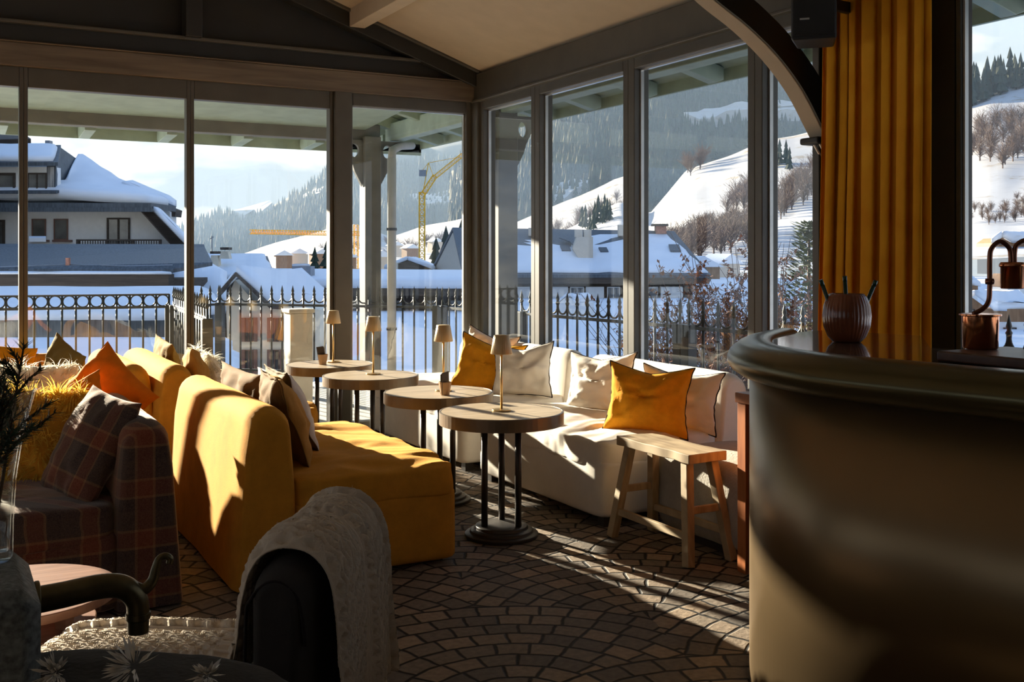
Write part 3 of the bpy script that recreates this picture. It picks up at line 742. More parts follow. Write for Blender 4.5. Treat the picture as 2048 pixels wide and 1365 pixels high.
# near mustard sofa
pillow('ochre pillow with raw edge nearest the camera side of the near mustard sofa'.replace(' nearest the camera side of', ' at the open end of'), (1.50, 4.80, 0.445), face(1, -0.12), 0.48, 0.44, 0.17, 'mustard_dark', -20, 0, None, 2, 'brown', flange=0.018)
pillow('pale grey pillow with taupe back behind the raw-edged ochre pillow', (1.62, 5.10, 0.46), face(1, -0.05), 0.46, 0.42, 0.15, 'greycloth', -22, 0, None, 4, 'taupe', flange=0.014)
pillow('long dark brown pillow along the back of the near mustard sofa', (1.42, 5.42, 0.455), face(1, 0), 0.80, 0.385, 0.14, 'brown', -8, 0, None, 6, wr=0.02)
pillow('small off-white pillow between grey and dark brown pillows', (1.66, 5.52, 0.46), face(1, 0.05), 0.40, 0.36, 0.13, 'greycloth', -18, 0, None, 9)
# far mustard sofa
pillow('mustard pillow with a pointed corner on the far mustard sofa', (1.47, 6.66, 0.455), face(1, -0.15), 0.44, 0.40, 0.15, 'mustard_dark', -14, 4, None, 11)
pillow('dark brown pillow with pointed corner at the window end of the far mustard sofa', (1.43, 7.55, 0.455), face(1, 0), 0.60, 0.39, 0.13, 'olive', -8, -3, None, 12)
fur_pillow('white long-haired pillow on the far mustard sofa', (1.62, 6.98, 0.46), face(1, 0), 0.38, 0.34, 0.13, 'furwhite', 'white', n=1300, seed=5)
# tartan sofa
pillow('tartan pillow leaning on the tartan sofa back', (0.44, 4.62, 0.405), face(-1, -0.35), 0.42, 0.48, 0.19, 'plaid', -27, 6, None, 15, pinch=0.07)
fur_pillow('bright yellow shaggy pillow on the tartan sofa', (0.27, 4.94, 0.41), face(-0.75, -1), 0.46, 0.46, 0.20, 'furyellow', 'mustard', -30, 0, 5200, 0.085, 7)
pillow('burnt orange pillow with folded corner on the tartan sofa', (0.53, 5.22, 0.56), face(-0.6, -0.9), 0.46, 0.27, 0.19, 'burnt', -18, -24, None, 19, wr=0.03, slump=0.12)
pillow('burnt orange pillow standing tall on its corner behind the folded one', (0.56, 5.53, 0.55), face(-0.7, -0.7), 0.40, 0.43, 0.18, 'burnt', -18, 42, None, 23, wr=0.025)
fur_pillow('cream shaggy pillow behind the bright yellow one', (0.37, 5.78, 0.45), face(-0.5, -1), 0.42, 0.44, 0.18, 'furwhite', 'white', -26, 0, 2000, 0.07, 9)
pillow('olive pillow with one corner up behind the burnt orange pillows', (0.62, 7.10, 0.45), face(-1, -0.3), 0.46, 0.44, 0.15, 'olive', -10, 16, None, 27)
pillow('orange pillow on the ochre window sofa at the edge of view', (0.30, 7.48, 0.46), face(0, -1), 0.44, 0.40, 0.15, 'orange', -14, 10, None, 29)
q = fur_pillow('cream sheepskin lying on the tartan seat', (0.12, 4.60, 0.445), 0.4, 0.36, 0.40, 0.05, 'furwhite', 'white', -88, 0, 1200, 0.05, 13, name='sheepskin')
# white sofas
pillow('orange pillow with dark piping on the white sofa behind the stool', (3.37, 4.66, 0.435), face(-0.72, -0.60), 0.48, 0.40, 0.17, 'orange', -14, 3,  'piping', 31, wr=0.024, pinch=0.15, slump=0.10)
pillow('white pillow with dark piping left of the near orange one, against the sofa back'.replace(' left of', ' beyond'), (3.56, 5.42, 0.435), face(-1, -0.25), 0.56, 0.40, 0.15, 'white', -12, -3,  'piping', 33, wr=0.024, pinch=0.15, slump=0.10)
pillow('white pillow with dark piping at the stool end of the near white sofa', (3.62, 4.72, 0.435), face(-1, -0.35), 0.54, 0.36, 0.14, 'white', -12, 2,  'piping', 35, wr=0.024, pinch=0.15, slump=0.10)
pillow('orange pillow with dark piping on the corner white sofa', (3.38, 6.64, 0.435), face(-0.72, -0.62), 0.50, 0.42, 0.16, 'orange', -16, 10,  'piping', 37, wr=0.024, pinch=0.15, slump=0.10)
pillow('white pillow with dark piping in front of the corner sofa back', (3.52, 6.30, 0.435), face(-0.75, -0.6), 0.46, 0.40, 0.15, 'white', -16, -4,  'piping', 39, wr=0.024, pinch=0.15, slump=0.10)
pillow('white pillow half hidden behind the far orange pillow', (3.64, 7.15, 0.45), face(-0.8, -0.5), 0.46, 0.42, 0.15, 'white', -14, 10, 'piping', 41, wr=0.024, pinch=0.15, slump=0.10)

# ------------------------------------------------------------------ round tables and lamps
ZT = 0.63
def round_table(x, y, label):
    q = thing('round_table', label, 'table', (x, y, 0), group='round bistro tables in a row')
    m_ = MB().cyl((0,0,ZT-0.05), (0,0,ZT), 0.305, n=64); m_.build('tabletop', M['tabletop'], q, bevel=0.002)
    b_ = MB(); b_.lathe([(0.300, ZT-0.062), (0.314, ZT-0.062), (0.314, ZT-0.001), (0.306, ZT+0.001), (0.304, ZT-0.006), (0.300, ZT-0.062)], 64); b_.build('rim_band', M['band'], q, smooth=False)
    for k in range(3):
        a_ = radians(61.3 + 120 * k)
        MB().cyl((0.097*cos(a_), 0.097*sin(a_), 0.055), (0.097*cos(a_), 0.097*sin(a_), ZT-0.05), 0.0165, n=16).build('leg', M['leg'], q, smooth=True)
    MB().lathe([(0.0,0.0),(0.182,0.0),(0.185,0.006),(0.185,0.018),(0.178,0.022),(0.160,0.024),(0.158,0.036),(0.150,0.040),(0.134,0.042),(0.131,0.056),(0.125,0.060),(0.0,0.060)], 56).build('base', M['leg'], q, bevel=0.002)
    return q
TP = [(2.491, 4.66), (2.53, 5.50), (2.50, 6.50), (2.50, 7.32)]
TL = ['round oak-topped table in front of the near white sofa', 'round oak-topped table with a card cup, second from the stool', 'round oak-topped table at the corner of the mustard sofa, third from the stool', 'round oak-topped table with a card cup beside the glass front']
for (x, y), l in zip(TP, TL): round_table(x, y, l)
LP = [(2.491, 4.66), (2.57, 5.52), (2.529, 6.53), (2.561, 7.42)]
LL = ['brass table lamp with pleated shade on the table nearest the stool', 'brass table lamp behind the card cup on the second table from the stool', 'brass table lamp on the third table, by the mustard sofa', 'brass table lamp on the table beside the glass front']
for (x, y), l in zip(LP, LL):
    q = thing('table_lamp', l, 'lamp', (x, y, ZT + 0.001), group='cordless brass table lamps')
    MB().lathe([(0,0),(0.047,0),(0.048,0.003),(0.047,0.007),(0.012,0.010),(0.0,0.010)], 40).build('base', M['brass'], q, smooth=False, bevel=0.001)
    MB().cyl((0,0,0.008), (0,0,0.30), 0.0062, n=16).build('stem', M['brass'], q, smooth=True)
    MB().lathe([(0.030,0.285),(0.053,0.285),(0.0545,0.288),(0.039,0.378),(0.037,0.380),(0,0.380)], 120, rf=lambda t_, z: 1 + 0.012 * cos(30 * t_)).build('shade', M['lampgold'], q, smooth=True)
def card_cup(x, y, lab, lab2, rz):
    q = thing('card_cup', lab, 'cup', (x, y, ZT + 0.001), rz)
    MB().lathe([(0,0),(0.026,0),(0.038,0.072),(0.034,0.074),(0.024,0.006),(0,0.006)], 12).build('cup', M['cup'], q)
    c = thing('menu_card', lab2, 'card', (x, y, ZT + 0.009), rot=(radians(7), radians(-8), rz))
    for k in range(3):
        m_ = MB().box(-0.026, 0.026, -0.008 + 0.006*k, -0.005 + 0.006*k, 0.0, 0.125 - 0.006 * k); m_.build('card', M['card'], c)
card_cup(2.50, 5.35, 'faceted wooden cup on the second table, in front of the lamp', 'dark folded cards standing in the cup on the second table', 0.3)
card_cup(2.44, 7.30, 'faceted wooden cup on the table beside the glass front', 'dark folded cards standing in the cup by the glass front', -0.5)

# ------------------------------------------------------------------ wooden stool, pouf, side cabinet
q = thing('wooden_stool', 'narrow weathered wooden bench stool in front of the white sofa', 'stool', (3.10, 4.08, 0), 0)
m_ = MB(); nx, ny = 8, 22
def topf(z_, sgn):
    def f_(u, v):
        x = -0.11 + 0.22 * u; y = -0.29 + 0.58 * v
        wob = 0.005 * noise.noise(Vector((x * 12, y * 9, sgn)))
        if u in (0, 1): x += 0.008 * noise.noise(Vector((y * 10, 3, u * 5)))
        if v in (0, 1): y += 0.008 * noise.noise(Vector((x * 18, 7, v * 5)))
        return Vector((x, y, z_ + wob))
    return f_
m_.grid(topf(0.505, 1), nx, ny); m_.grid(topf(0.462, 2), nx, ny)
T_ = nx * ny
ring = [i*ny for i in range(nx)] + [(nx-1)*ny + j for j in range(1, ny)] + [i*ny + ny-1 for i in range(nx-2, -1, -1)] + [j for j in range(ny-2, 0, -1)]
for i in range(len(ring)):
    a_, b_ = ring[i], ring[(i+1) % len(ring)]; m_.f.append((a_, b_, b_ + T_, a_ + T_))
m_.build('seat', M['stoolwood'], q, bevel=0.004)
LT, LB = [], []
for sx in (-1, 1):
    for sy in (-1, 1):
        p0, p1 = Vector((sx * 0.125, sy * 0.285 + (-0.02 if sy < 0 else 0.02), 0.0)), Vector((sx * 0.070, sy * 0.225, 0.468)); LB.append(p0); LT.append(p1)
        m2 = MB().beam(p0, p1, 0.042, 0.046, (0, 1, 0)); m2.build('leg', M['stoolwood'], q, bevel=0.004)
def lp_(i, f_): return LB[i].lerp(LT[i], f_)
for (i, j, f_) in ((0, 1, 0.28), (2, 3, 0.28), (0, 2, 0.52), (1, 3, 0.52)):
    MB().beam(lp_(i, f_), lp_(j, f_), 0.022, 0.034).build('stretcher', M['stoolwood'], q, bevel=0.003)

q = thing('pouf', 'grey-beige boucle pouf between white sofa and orange wood cabinet', 'pouf', (3.50, 4.02, 0), 0)
c_ = cushion_pts(0.56, 0.72, 0.40, 16, 9, 0.015, 0.004, 44); [v.__iadd__(Vector((0, 0, 0.235))) for v in c_.v]
c_.build('body', M['greyboucle'], q, smooth=True)
MB().box(-0.23, 0.23, -0.30, 0.30, 0.0, 0.05).build('plinth', M['leg'], q)

q = thing('side_cabinet', 'orange-stained wooden frame cabinet with maroon panel beside the bar', 'cabinet', (3.13, 3.10, 0), 0)
for (x, y) in ((0, 0), (0, 0.47), (0.50, 0), (0.50, 0.47)): MB().box(x, x + 0.055, y, y + 0.055, 0.0, 0.755).build('post', M['orangewood'], q, bevel=0.003)
MB().box(-0.008, 0.563, -0.008, 0.533, 0.755, 0.80).build('top', M['orangewood'], q, bevel=0.004)
MB().box(0.018, 0.04, 0.056, 0.469, 0.44, 0.754).build('side_panel', M['maroon'], q)
MB().box(0.018, 0.04, 0.056, 0.469, 0.02, 0.44).build('side_panel', M['black'], q)['label'] = 'black lower panel'
MB().box(0.06, 0.50, 0.485, 0.505, 0.02, 0.754).build('rear_panel', M['orangewood'], q)
for k in range(6):
    o = MB().lathe([(0,0),(0.045,0),(0.068,0.012),(0.07,0.014),(0.045,0.006),(0,0.006)], 32).build('saucer', M['plate'], smooth=True)
    o.location = (3.225, 3.52, 0.802 + 0.0125 * k)
    tag(o, ['brown saucer at the bottom of the small stack on the cabinet', 'second saucer from the bottom of the stack on the cabinet', 'third saucer from the bottom of the stack on the cabinet', 'fourth saucer from the bottom of the stack on the cabinet', 'fifth saucer from the bottom of the stack on the cabinet', 'topmost brown saucer of the stack on the cabinet'][k], 'saucer', 'stacked saucers on the cabinet')

# ------------------------------------------------------------------ bar counter
ZB = 1.15
plan = smooth_path([(2.62, -0.9), (2.42, 0.3), (2.31, 1.1), (2.235, 1.5), (2.18, 1.77), (2.14, 2.04), (2.145, 2.25), (2.205, 2.46), (2.33, 2.66), (2.52, 2.85), (2.80, 3.03)], 8)
def shift(pts, d):                   # d > 0: outwards (towards the room)
    o = []
    for i, p in enumerate(pts):
        tt = (pts[min(i+1, len(pts)-1)] - pts[max(i-1, 0)]).normalized(); o.append(Vector((p.x - tt.y * d, p.y + tt.x * d)))
    return o
inner = [(3.00, 2.98), (3.10, 2.60), (2.71, 2.24), (2.73, 1.6), (2.95, -0.9)]
q = thing('bar_counter', 'curved bronze bar counter with thick rounded brass rim', 'bar', (0, 0, 0))
body = shift(plan, -0.035)
m_ = MB(); n = len(body); m_.v = [Vector((p.x, p.y, z)) for z in (0.0, 1.05) for p in body]
m_.f = [(i, i+1, n+i+1, n+i) for i in range(n - 1)]; m_.build('body', M['barbody'], q, smooth=True, solid=0.04)
poly = shift(plan, -0.09) + [Vector(p) for p in inner]
m_ = MB().prism([(p.x, p.y, 1.085) for p in poly], (0, 0, 0.035)); 
mar, nt, b, out = nodes('dark_polished_marble')
v = coords(nt); n1 = nt.nodes.new('ShaderNodeTexNoise'); n1.inputs['Scale'].default_value = 5; n1.inputs['Detail'].default_value = 9; n1.inputs['Distortion'].default_value = 1.4
nt.links.new(v, n1.inputs['Vector']); nt.links.new(ramp(nt, n1.outputs[0], [(0.35, (0.05, 0.035, 0.028)), (0.55, (0.11, 0.085, 0.07)), (0.72, (0.26, 0.22, 0.19))]), b.inputs['Base Color'])
b.inputs['Roughness'].default_value = 0.09; b.inputs['Coat Weight'].default_value = 0.5
m_.build('countertop', mar, q)
ib = [Vector(p) for p in inner]
m_ = MB(); 
for i in range(len(ib) - 1): m_.prism([(ib[i].x, ib[i].y, 0.0), (ib[i+1].x, ib[i+1].y, 0.0), (ib[i+1].x, ib[i+1].y, 1.085), (ib[i].x, ib[i].y, 1.085)], (-0.03, 0.012, 0))
m_.build('back_panel', M['shelfwood'], q)
prof = [(-0.090, 1.118), (-0.080, 1.127), (-0.058, 1.133), (-0.03, 1.134), (-0.002, 1.129), (0.020, 1.119), (0.038, 1.105), (0.050, 1.093), (0.057, 1.078), (0.058, 1.062), (0.046, 1.042), (0.022, 1.026), (-0.01, 1.015), (-0.05, 1.012), (-0.06, 1.05), (-0.095, 1.09)]
m_ = MB(); k = len(prof); cols = [shift(plan, o_) for o_, z in prof]
for i in range(n): m_.v += [Vector((cols[j][i].x, cols[j][i].y, prof[j][1])) for j in range(k)]
for i in range(n - 1): m_.f += [(i*k+j, (i+1)*k+j, (i+1)*k+(j+1) % k, i*k+(j+1) % k) for j in range(k)]
m_.f += [tuple(range(k)), tuple(range(n*k-1, (n-1)*k-1, -1))]
o = m_.build('rim', M['barrim'], q, smooth=True)
md = o.modifiers.new('edge', 'EDGE_SPLIT'); md.split_angle = radians(60)

# things on the bar
q = thing('ceramic_pot', 'ribbed brown glazed pot holding pens on the bar', 'pot', (2.655, 2.53, 1.121))
MB().lathe([(0,0),(0.045,0),(0.060,0.016),(0.074,0.050),(0.078,0.085),(0.074,0.120),(0.063,0.150),(0.054,0.160),(0.050,0.160),(0.056,0.145),(0.064,0.10),(0.06,0.05),(0.04,0.012),(0,0.012)], 144, rf=lambda t_, z: 1 + (0.014 * cos(36 * t_) if 0.01 < z < 0.152 else 0)).build('pot', M['ceramic'], q, smooth=True)
for k, (dx, dy, tx, ty, h_) in enumerate(((-0.012, 0.01, -0.075, 0.035, 0.19), (-0.005, -0.01, -0.008, 0.0, 0.205), (0.02, -0.005, 0.082, -0.04, 0.185))):
    p = Vector((dx, dy, 0.014)); t2 = Vector((tx, ty, h_)); d = (t2 - p).normalized()
    c = thing('pen', ['dark green pen leaning towards the sofas in the brown pot', 'dark green pen standing upright in the brown pot', 'dark green pen leaning towards the curtain in the brown pot'][k], 'pen', (2.655, 2.53, 1.121), group='pens in the brown pot')
    MB().cyl(p, p + d * 0.19, 0.0068, n=14).build('barrel', M['pen'], c, smooth=True); MB().cyl(p + d * 0.186, p + d * 0.205, 0.0072, n=14).build('cap', M['pen'], c, smooth=True)
q = thing('display_board', 'dark walnut board on the bar under the copper still', 'board', (2.50, 1.58, 1.121))
MB().box(-0.13, 0.16, -0.45, 0.36, 0, 0.028).build('board', M['shelfwood'], q, bevel=0.006)
q = thing('copper_still', 'small copper still with gooseneck pipe and hanging condenser', 'still', (2.517, 1.915, 1.150))
cs = M['copper']
MB().lathe([(0,0),(0.043,0),(0.046,0.004),(0.048,0.09),(0.0545,0.091),(0.0545,0.096),(0.046,0.096),(0.0,0.090)], 48).build('boiler', cs, q, smooth=True, bevel=0.001)
# camera-right in room axes
rx = Vector((CY, -SY, 0))
def cp(x, z): return rx * x + Vector((0, 0, z))
neck = smooth_path([tuple(cp(-0.02, 0.095)), tuple(cp(0.005, 0.108)), tuple(cp(0.022, 0.128)), tuple(cp(0.026, 0.165)), tuple(cp(0.026, 0.24)), tuple(cp(0.031, 0.275)), tuple(cp(0.055, 0.295)), tuple(cp(0.079, 0.278)), tuple(cp(0.084, 0.255)), tuple(cp(0.084, 0.235))], 6)
MB().tube(neck, 0.0068, 12).build('neck', M['darkcopper'], q, smooth=True)
MB().lathe([(0.0,-0.008),(0.011,-0.008),(0.0125,0),(0.011,0.008),(0,0.008)], 20, cp(0.026, 0.185)).build('collar', M['darkcopper'], q, smooth=True)
MB().lathe([(0,0.165),(0.029,0.165),(0.031,0.168),(0.031,0.224),(0.0345,0.226),(0.0345,0.232),(0.030,0.238),(0,0.239)], 40, cp(0.089, 0)).build('condenser', cs, q, smooth=True)
arm = smooth_path([tuple(cp(0.094, 0.235)), tuple(cp(0.094, 0.262)), tuple(cp(0.10, 0.285)), tuple(cp(0.125, 0.298)), tuple(cp(0.15, 0.285)), tuple(cp(0.158, 0.26)), tuple(cp(0.158, 0.03)), tuple(cp(0.158, 0.0))], 6)
MB().tube(arm, 0.0068, 12).build('arm_pipe', M['darkcopper'], q, smooth=True)
MB().lathe([(0,0.0),(0.029,0.0),(0.031,0.003),(0.031,0.06),(0.0345,0.062),(0.0345,0.068),(0,0.07)], 40, cp(0.158, 0.0)).build('receiver', cs, q, smooth=True)
q = thing('bottle_stopper', 'small dark bottle stopper standing on the walnut board', 'stopper', (2.60, 1.83, 1.150))
MB().lathe([(0,0),(0.010,0),(0.012,0.004),(0.007,0.02),(0.006,0.045),(0.010,0.05),(0.008,0.06),(0,0.062)], 18).build('stopper', M['black'], q, smooth=True)

# ------------------------------------------------------------------ curtain and loudspeaker
cm, nt, b, out = nodes('amber_velvet')
v = coords(nt); n1 = nt.nodes.new('ShaderNodeTexNoise'); n1.inputs['Scale'].default_value = 6; n1.inputs['Detail'].default_value = 6; nt.links.new(v, n1.inputs['Vector'])
cc_ = ramp(nt, n1.outputs[0], [(0.3, (0.78, 0.32, 0.015)), (0.7, (0.92, 0.45, 0.03))]); nt.links.new(cc_, b.inputs['Base Color'])
b.inputs['Roughness'].default_value = 0.85; b.inputs['Sheen Weight'].default_value = 0.7; b.inputs['Sheen Tint'].default_value = (1.0, 0.62, 0.12, 1); b.inputs['Specular IOR Level'].default_value = 0.1
tl = nt.nodes.new('ShaderNodeBsdfTranslucent'); nt.links.new(mixc(nt, 0.6, cc_, (0.95, 0.46, 0.02)), tl.inputs[0])
ms = nt.nodes.new('ShaderNodeMixShader'); ms.inputs[0].default_value = 0.18
nt.links.new(b.outputs[0], ms.inputs[1]); nt.links.new(tl.outputs[0], ms.inputs[2]); nt.links.new(ms.outputs[0], out.inputs[0])
q = thing('velvet_curtain', 'amber velvet curtain hanging in folds beside the bar', 'curtain', (0, 0, 0))
def cf(u, v):
    z = 0.03 + 2.80 * v
    wd = 0.66 - 0.05 * v; y = 3.21 + (0.0 + wd * u) + 0.01 * (1 - v)
    ph = u * 7.5 * 2 * pi + 2.4 * sin(u * 6.3 + 0.6) + 1.2 * sin(u * 17) + 0.9 * (0.6 + 0.8 * (1 - v)) * noise.noise(Vector((u * 3, v * 0.8, 2)))
    am = 0.046 * (0.62 + 0.9 * noise.noise(Vector((u * 6, 4, v * 0.4)))) * (1.0 - 0.25 * v)
    x = 3.86 + am * sin(ph) + 0.018 * noise.noise(Vector((u * 4, v * 2.0, 8)))
    return Vector((x, y + 0.016 * cos(ph * 2 + 1), z))
MB().grid(cf, 220, 40).build('cloth', cm, q, smooth=True, solid=0.004)
MB().cyl((3.86, 3.12, 2.86), (3.86, 3.92, 2.86), 0.014, n=16).build('rod', M['iron'], q, smooth=True)
for y in (3.16, 3.88): MB().beam((3.86, y, 2.86), (4.06, y, 2.86), 0.02, 0.02).build('bracket', M['iron'], q)

sa, sb = room(1.395, 4.84)
q = thing('loudspeaker', 'black loudspeaker hung high beside the top of the curtain', 'speaker', (sa, sb, 2.385), -YAW + radians(-18))
m_ = MB().prism([(-0.10, -0.12, 0), (0.10, -0.12, 0), (0.085, 0.10, 0), (-0.085, 0.10, 0)], (0, 0, 0.42)); m_.build('cabinet', M['black'], q, bevel=0.012)
MB().box(-0.092, 0.092, -0.128, -0.121, 0.02, 0.40).build('grille', M['black'], q, bevel=0.004)
MB().box(-0.06, -0.018, -0.131, -0.128, 0.088, 0.096).build('badge', M['silver'], q)
MB().beam((0.0, 0.09, 0.22), (0.16, 0.30, 0.22), 0.03, 0.05).build('bracket', M['black'], q)

# ------------------------------------------------------------------ foreground: knit-draped chair
ca, cb = room(-0.475, 2.10)
q = thing('tub_chair', 'charcoal upholstered chair under a knitted throw', 'chair', (ca, cb, 0), -YAW + radians(-5))
# local axes: -x is the seat side, y runs along the back
LBK = 0.54
def crest(y): return 0.80 - 0.05 * max(0, (abs(y / LBK - 0.5) * 2 - 0.55) / 0.45) ** 2
def back_surf(u, v):
    y = LBK * v; e_ = min(v, 1 - v) * LBK; f_ = 1 - 0.35 * max(0, 1 - e_ / 0.05) ** 2
    cx = 0.03 * sin(pi * v) + 0.0
    H = crest(y); th = 0.062 * f_
    ang = u
    if ang < 0.38: z = 0.06 + (H - th - 0.06) * (ang / 0.38); x = th * (0.55 + 0.45 * min(1, ang / 0.2))
    elif ang < 0.62:
        a_ = (ang - 0.38) / 0.24 * pi; x = th * cos(a_); z = H - th + th * sin(a_)
    else: z = H - th - (H - th - 0.06) * ((ang - 0.62) / 0.38); x = -th
    return Vector((x + cx, y, z))
m_ = MB().grid(back_surf, 60, 30); k0 = len(m_.v)
m_.f += [tuple(i * 30 for i in range(60)), tuple(i * 30 + 29 for i in range(59, -1, -1))]
m_.build('backrest', M['charcoal'], q, bevel=0.012, seg=3)
c_ = cushion_pts(0.60, LBK - 0.02, 0.36, 14, 8, 0.02, 0.004, 51); [v.__iadd__(Vector((-0.36, LBK / 2, 0.265))) for v in c_.v]
c_.build('seat', M['charcoal'], q, smooth=True)
MB().tube(smooth_path([(-0.066, 0.012, 0.10), (-0.064, 0.010, 0.62), (-0.05, 0.008, 0.715), (0.0, 0.006, 0.750), (0.045, 0.008, 0.715), (0.06, 0.012, 0.62)], 6), 0.0035, 8).build('welt', M['piping'], q, smooth=True)
for (x, y) in ((-0.60, 0.08), (-0.60, LBK - 0.08), (-0.05, 0.08), (-0.05, LBK - 0.08)): MB().cyl((x, y, 0), (x, y, 0.10), 0.016, 0.022, 12).build('leg', M['leg'], q, smooth=True)
# throw: one long knitted strip over the seat, up the inside, over the crest and down the outside
q2 = thing('knitted_throw', 'oatmeal cable-knit throw draped over the charcoal chair', 'blanket', (ca, cb, 0), -YAW + radians(-5))
path = [Vector(p) for p in ((-0.69, 0.30), (-0.675, 0.42), (-0.63, 0.474), (-0.50, 0.488), (-0.35, 0.492), (-0.21, 0.494), (-0.13, 0.515), (-0.095, 0.60), (-0.075, 0.72), (-0.055, 0.79), (-0.015, 0.822), (0.045, 0.818), (0.085, 0.775), (0.098, 0.70), (0.104, 0.60), (0.106, 0.50), (0.104, 0.40))]
sp = smooth_path([(p.x, p.y) for p in path], 26); cum = [0]
for i in range(1, len(sp)): cum.append(cum[-1] + (sp[i] - sp[i-1]).length)
TL_ = cum[-1]
def sstep_(x): x = max(0, min(1, x)); return x * x * (3 - 2 * x)
def throw_f(u, v):
    s_ = v * TL_; i = min(len(sp) - 2, max(0, next((k for k, c in enumerate(cum) if c > s_), len(sp) - 1) - 1))
    f_ = (s_ - cum[i]) / max(1e-6, cum[i+1] - cum[i]); p = sp[i].lerp(sp[i+1], f_); tt = (sp[i+1] - sp[i]).normalized(); nn = Vector((-tt.y, tt.x))
    y = 0.035 + 0.43 * u
    out_ = max(0, (s_ - (TL_ - 0.36)) / 0.36)
    y += 0.05 * out_ * (u - 0.3)
    # knit relief: honeycomb cables between plain ribs
    A, B = u * 0.44, s_
    band = (A % 0.20)
    if band < 0.135:                              # honeycomb: pairs of cords that meet and part
        P, Wc = 0.048, 0.026; a1 = A / Wc; col_ = math.floor(a1); fx_ = a1 - col_ - 0.5
        sw = 0.36 * (1 if col_ % 2 == 0 else -1) * cos(2 * pi * B / P)
        d_ = min(abs(fx_ - 0.5 + sw * 0.9 + 0.0), abs(fx_ + 0.5 - sw * 0.9), ) if False else min(abs(abs(fx_) - (0.26 + sw * 0.62)), 0.5)
        h_ = 0.022 * max(0, 1 - (d_ / 0.23) ** 2)
    else: h_ = 0.008 * abs(sin(pi * (A + 0.006 * abs(((B / 0.022) % 1) - 0.5)) / 0.016))
    h_ = h_ * sstep_(min(u, 1 - u) / 0.05) + 0.006 * (1 - sstep_(min(u, 1 - u) / 0.05))
    h_ += 0.0012 * noise.noise(Vector((A * 300, B * 300, 0)))
    fold = 0.010 * sin(u * 9 + 1.0) * out_ + 0.022 * out_ * out_ * sin(u * 12 + 2.2)
    d = 0.004 + h_ + fold + 0.006 * noise.noise(Vector((A * 7, B * 7, 3)))
    zc = (crest(y) - 0.80) if p.y > 0.6 else 0
    cx = 0.03 * sin(pi * min(1, max(0, y / LBK))) if s_ > 0.62 else 0
    return Vector((p.x + nn.x * d + cx, y, p.y + nn.y * d + zc))
MB().grid(throw_f, 170, 420).build('cloth', M['knit'], q2, smooth=True, fix=False, solid=0.003)
fr = MB(); rnd = random.Random(5)
for i in range(260):
    u = rnd.random(); v = rnd.choice((rnd.random(), 0.45 + 0.3 * rnd.random())); p = throw_f(u, v); d = Vector((rnd.uniform(-1, 1), rnd.uniform(-1, 1), rnd.uniform(0, 1.2))).normalized() * rnd.uniform(0.006, 0.014)
    fr.cyl(p, p + d, 0.0005, 0.0003, 4, False)
fr.build('fuzz', M['knit'], q2)['kind'] = 'stuff'

# dark boucle seat in front, with silvery thistle heads
ba, bb = room(-0.62, 1.66)
q = thing('boucle_chair', 'rounded dark boucle chair back scattered with silvery thistle heads', 'chair', (ba, bb, 0), -YAW + radians(-12))
c_ = cushion_pts(0.70, 0.42, 0.745, 26, 3.6, 0.0, 0.006, 61, 30); [v.__iadd__(Vector((0, 0, 0.372))) for v in c_.v]
c_.build('back', M['boucle'], q, smooth=True)
def thistle(c, d, r, seed):
    rnd_ = random.Random(seed); m_ = MB(); c = Vector(c); d = Vector(d).normalized()
    for i in range(60):
        v_ = (d * rnd_.uniform(0.1, 1.2) + Vector((rnd_.uniform(-1, 1), rnd_.uniform(-1, 1), rnd_.uniform(-1, 1))) * 0.75).normalized()
        L = r * rnd_.uniform(0.7, 1.15); p = c + v_ * r * 0.25; e_ = c + v_ * L + d * 0.004; mid = p.lerp(e_, 0.55)
        s_ = v_.cross(Vector((rnd_.uniform(-1, 1), rnd_.uniform(-1, 1), 1))).normalized() * 0.0028; t2 = v_.cross(s_).normalized() * 0.0010
        m_.add([p, mid + s_, e_, mid - s_, mid + t2], [(0, 1, 4), (1, 2, 4), (2, 3, 4), (3, 0, 4), (0, 3, 2, 1)])
    return m_
inv = q.matrix_basis.to_3x3().inverted()
for k, (px, py, Y, r) in enumerate(((112, 1345, 1.50, 0.036), (268, 1335, 1.46, 0.042), (415, 1352, 1.44, 0.026))):
    w_ = at_depth(px, py, Y); l_ = Matrix.Rotation(YAW + radians(12), 4, 'Z') @ (w_ - Vector((ba, bb, 0)))
    thistle(l_, (-0.3 if k == 1 else 0.2, -0.9, 0.5), r, 70 + k).build('thistle_head', M['feather'], q)

# ------------------------------------------------------------------ stone fountain, vase, side table
q = thing('stone_fountain', 'square speckled stone fountain block with aged brass spout and curled lever', 'fountain', (-0.02, 1.86, 0))
MB().box(-0.19, 0.157, -0.16, 0.14, 0.0, 0.905).build('block', M['stone'], q, bevel=0.028, seg=1)
sp_ = MB(); path = smooth_path([(0.150, 0.0, 0.845), (0.20, 0.0, 0.848), (0.26, 0.0, 0.853), (0.295, 0.0, 0.846), (0.315, 0.0, 0.822), (0.318, 0.0, 0.795)], 6)
path = [Vector((p.x, 0, p.z)) for p in path]
k = len(path); sp_.tube(path, [0.022 - 0.004 * i / k for i in range(k)], 18); s = sp_.build('spout', M['spout'], q, smooth=True); s['label'] = 'aged brass water spout'
MB().cyl((0.158, 0, 0.845), (0.166, 0, 0.845), 0.031, n=24).build('flange', M['spout'], s, bevel=0.002)
MB().lathe([(0,-0.034),(0.017,-0.034),(0.018,-0.012),(0.0205,-0.010),(0.0205,0.0),(0,0.0)], 20, (0.318, 0, 0.80)).build('nozzle', M['spout'], s, smooth=True, bevel=0.001)
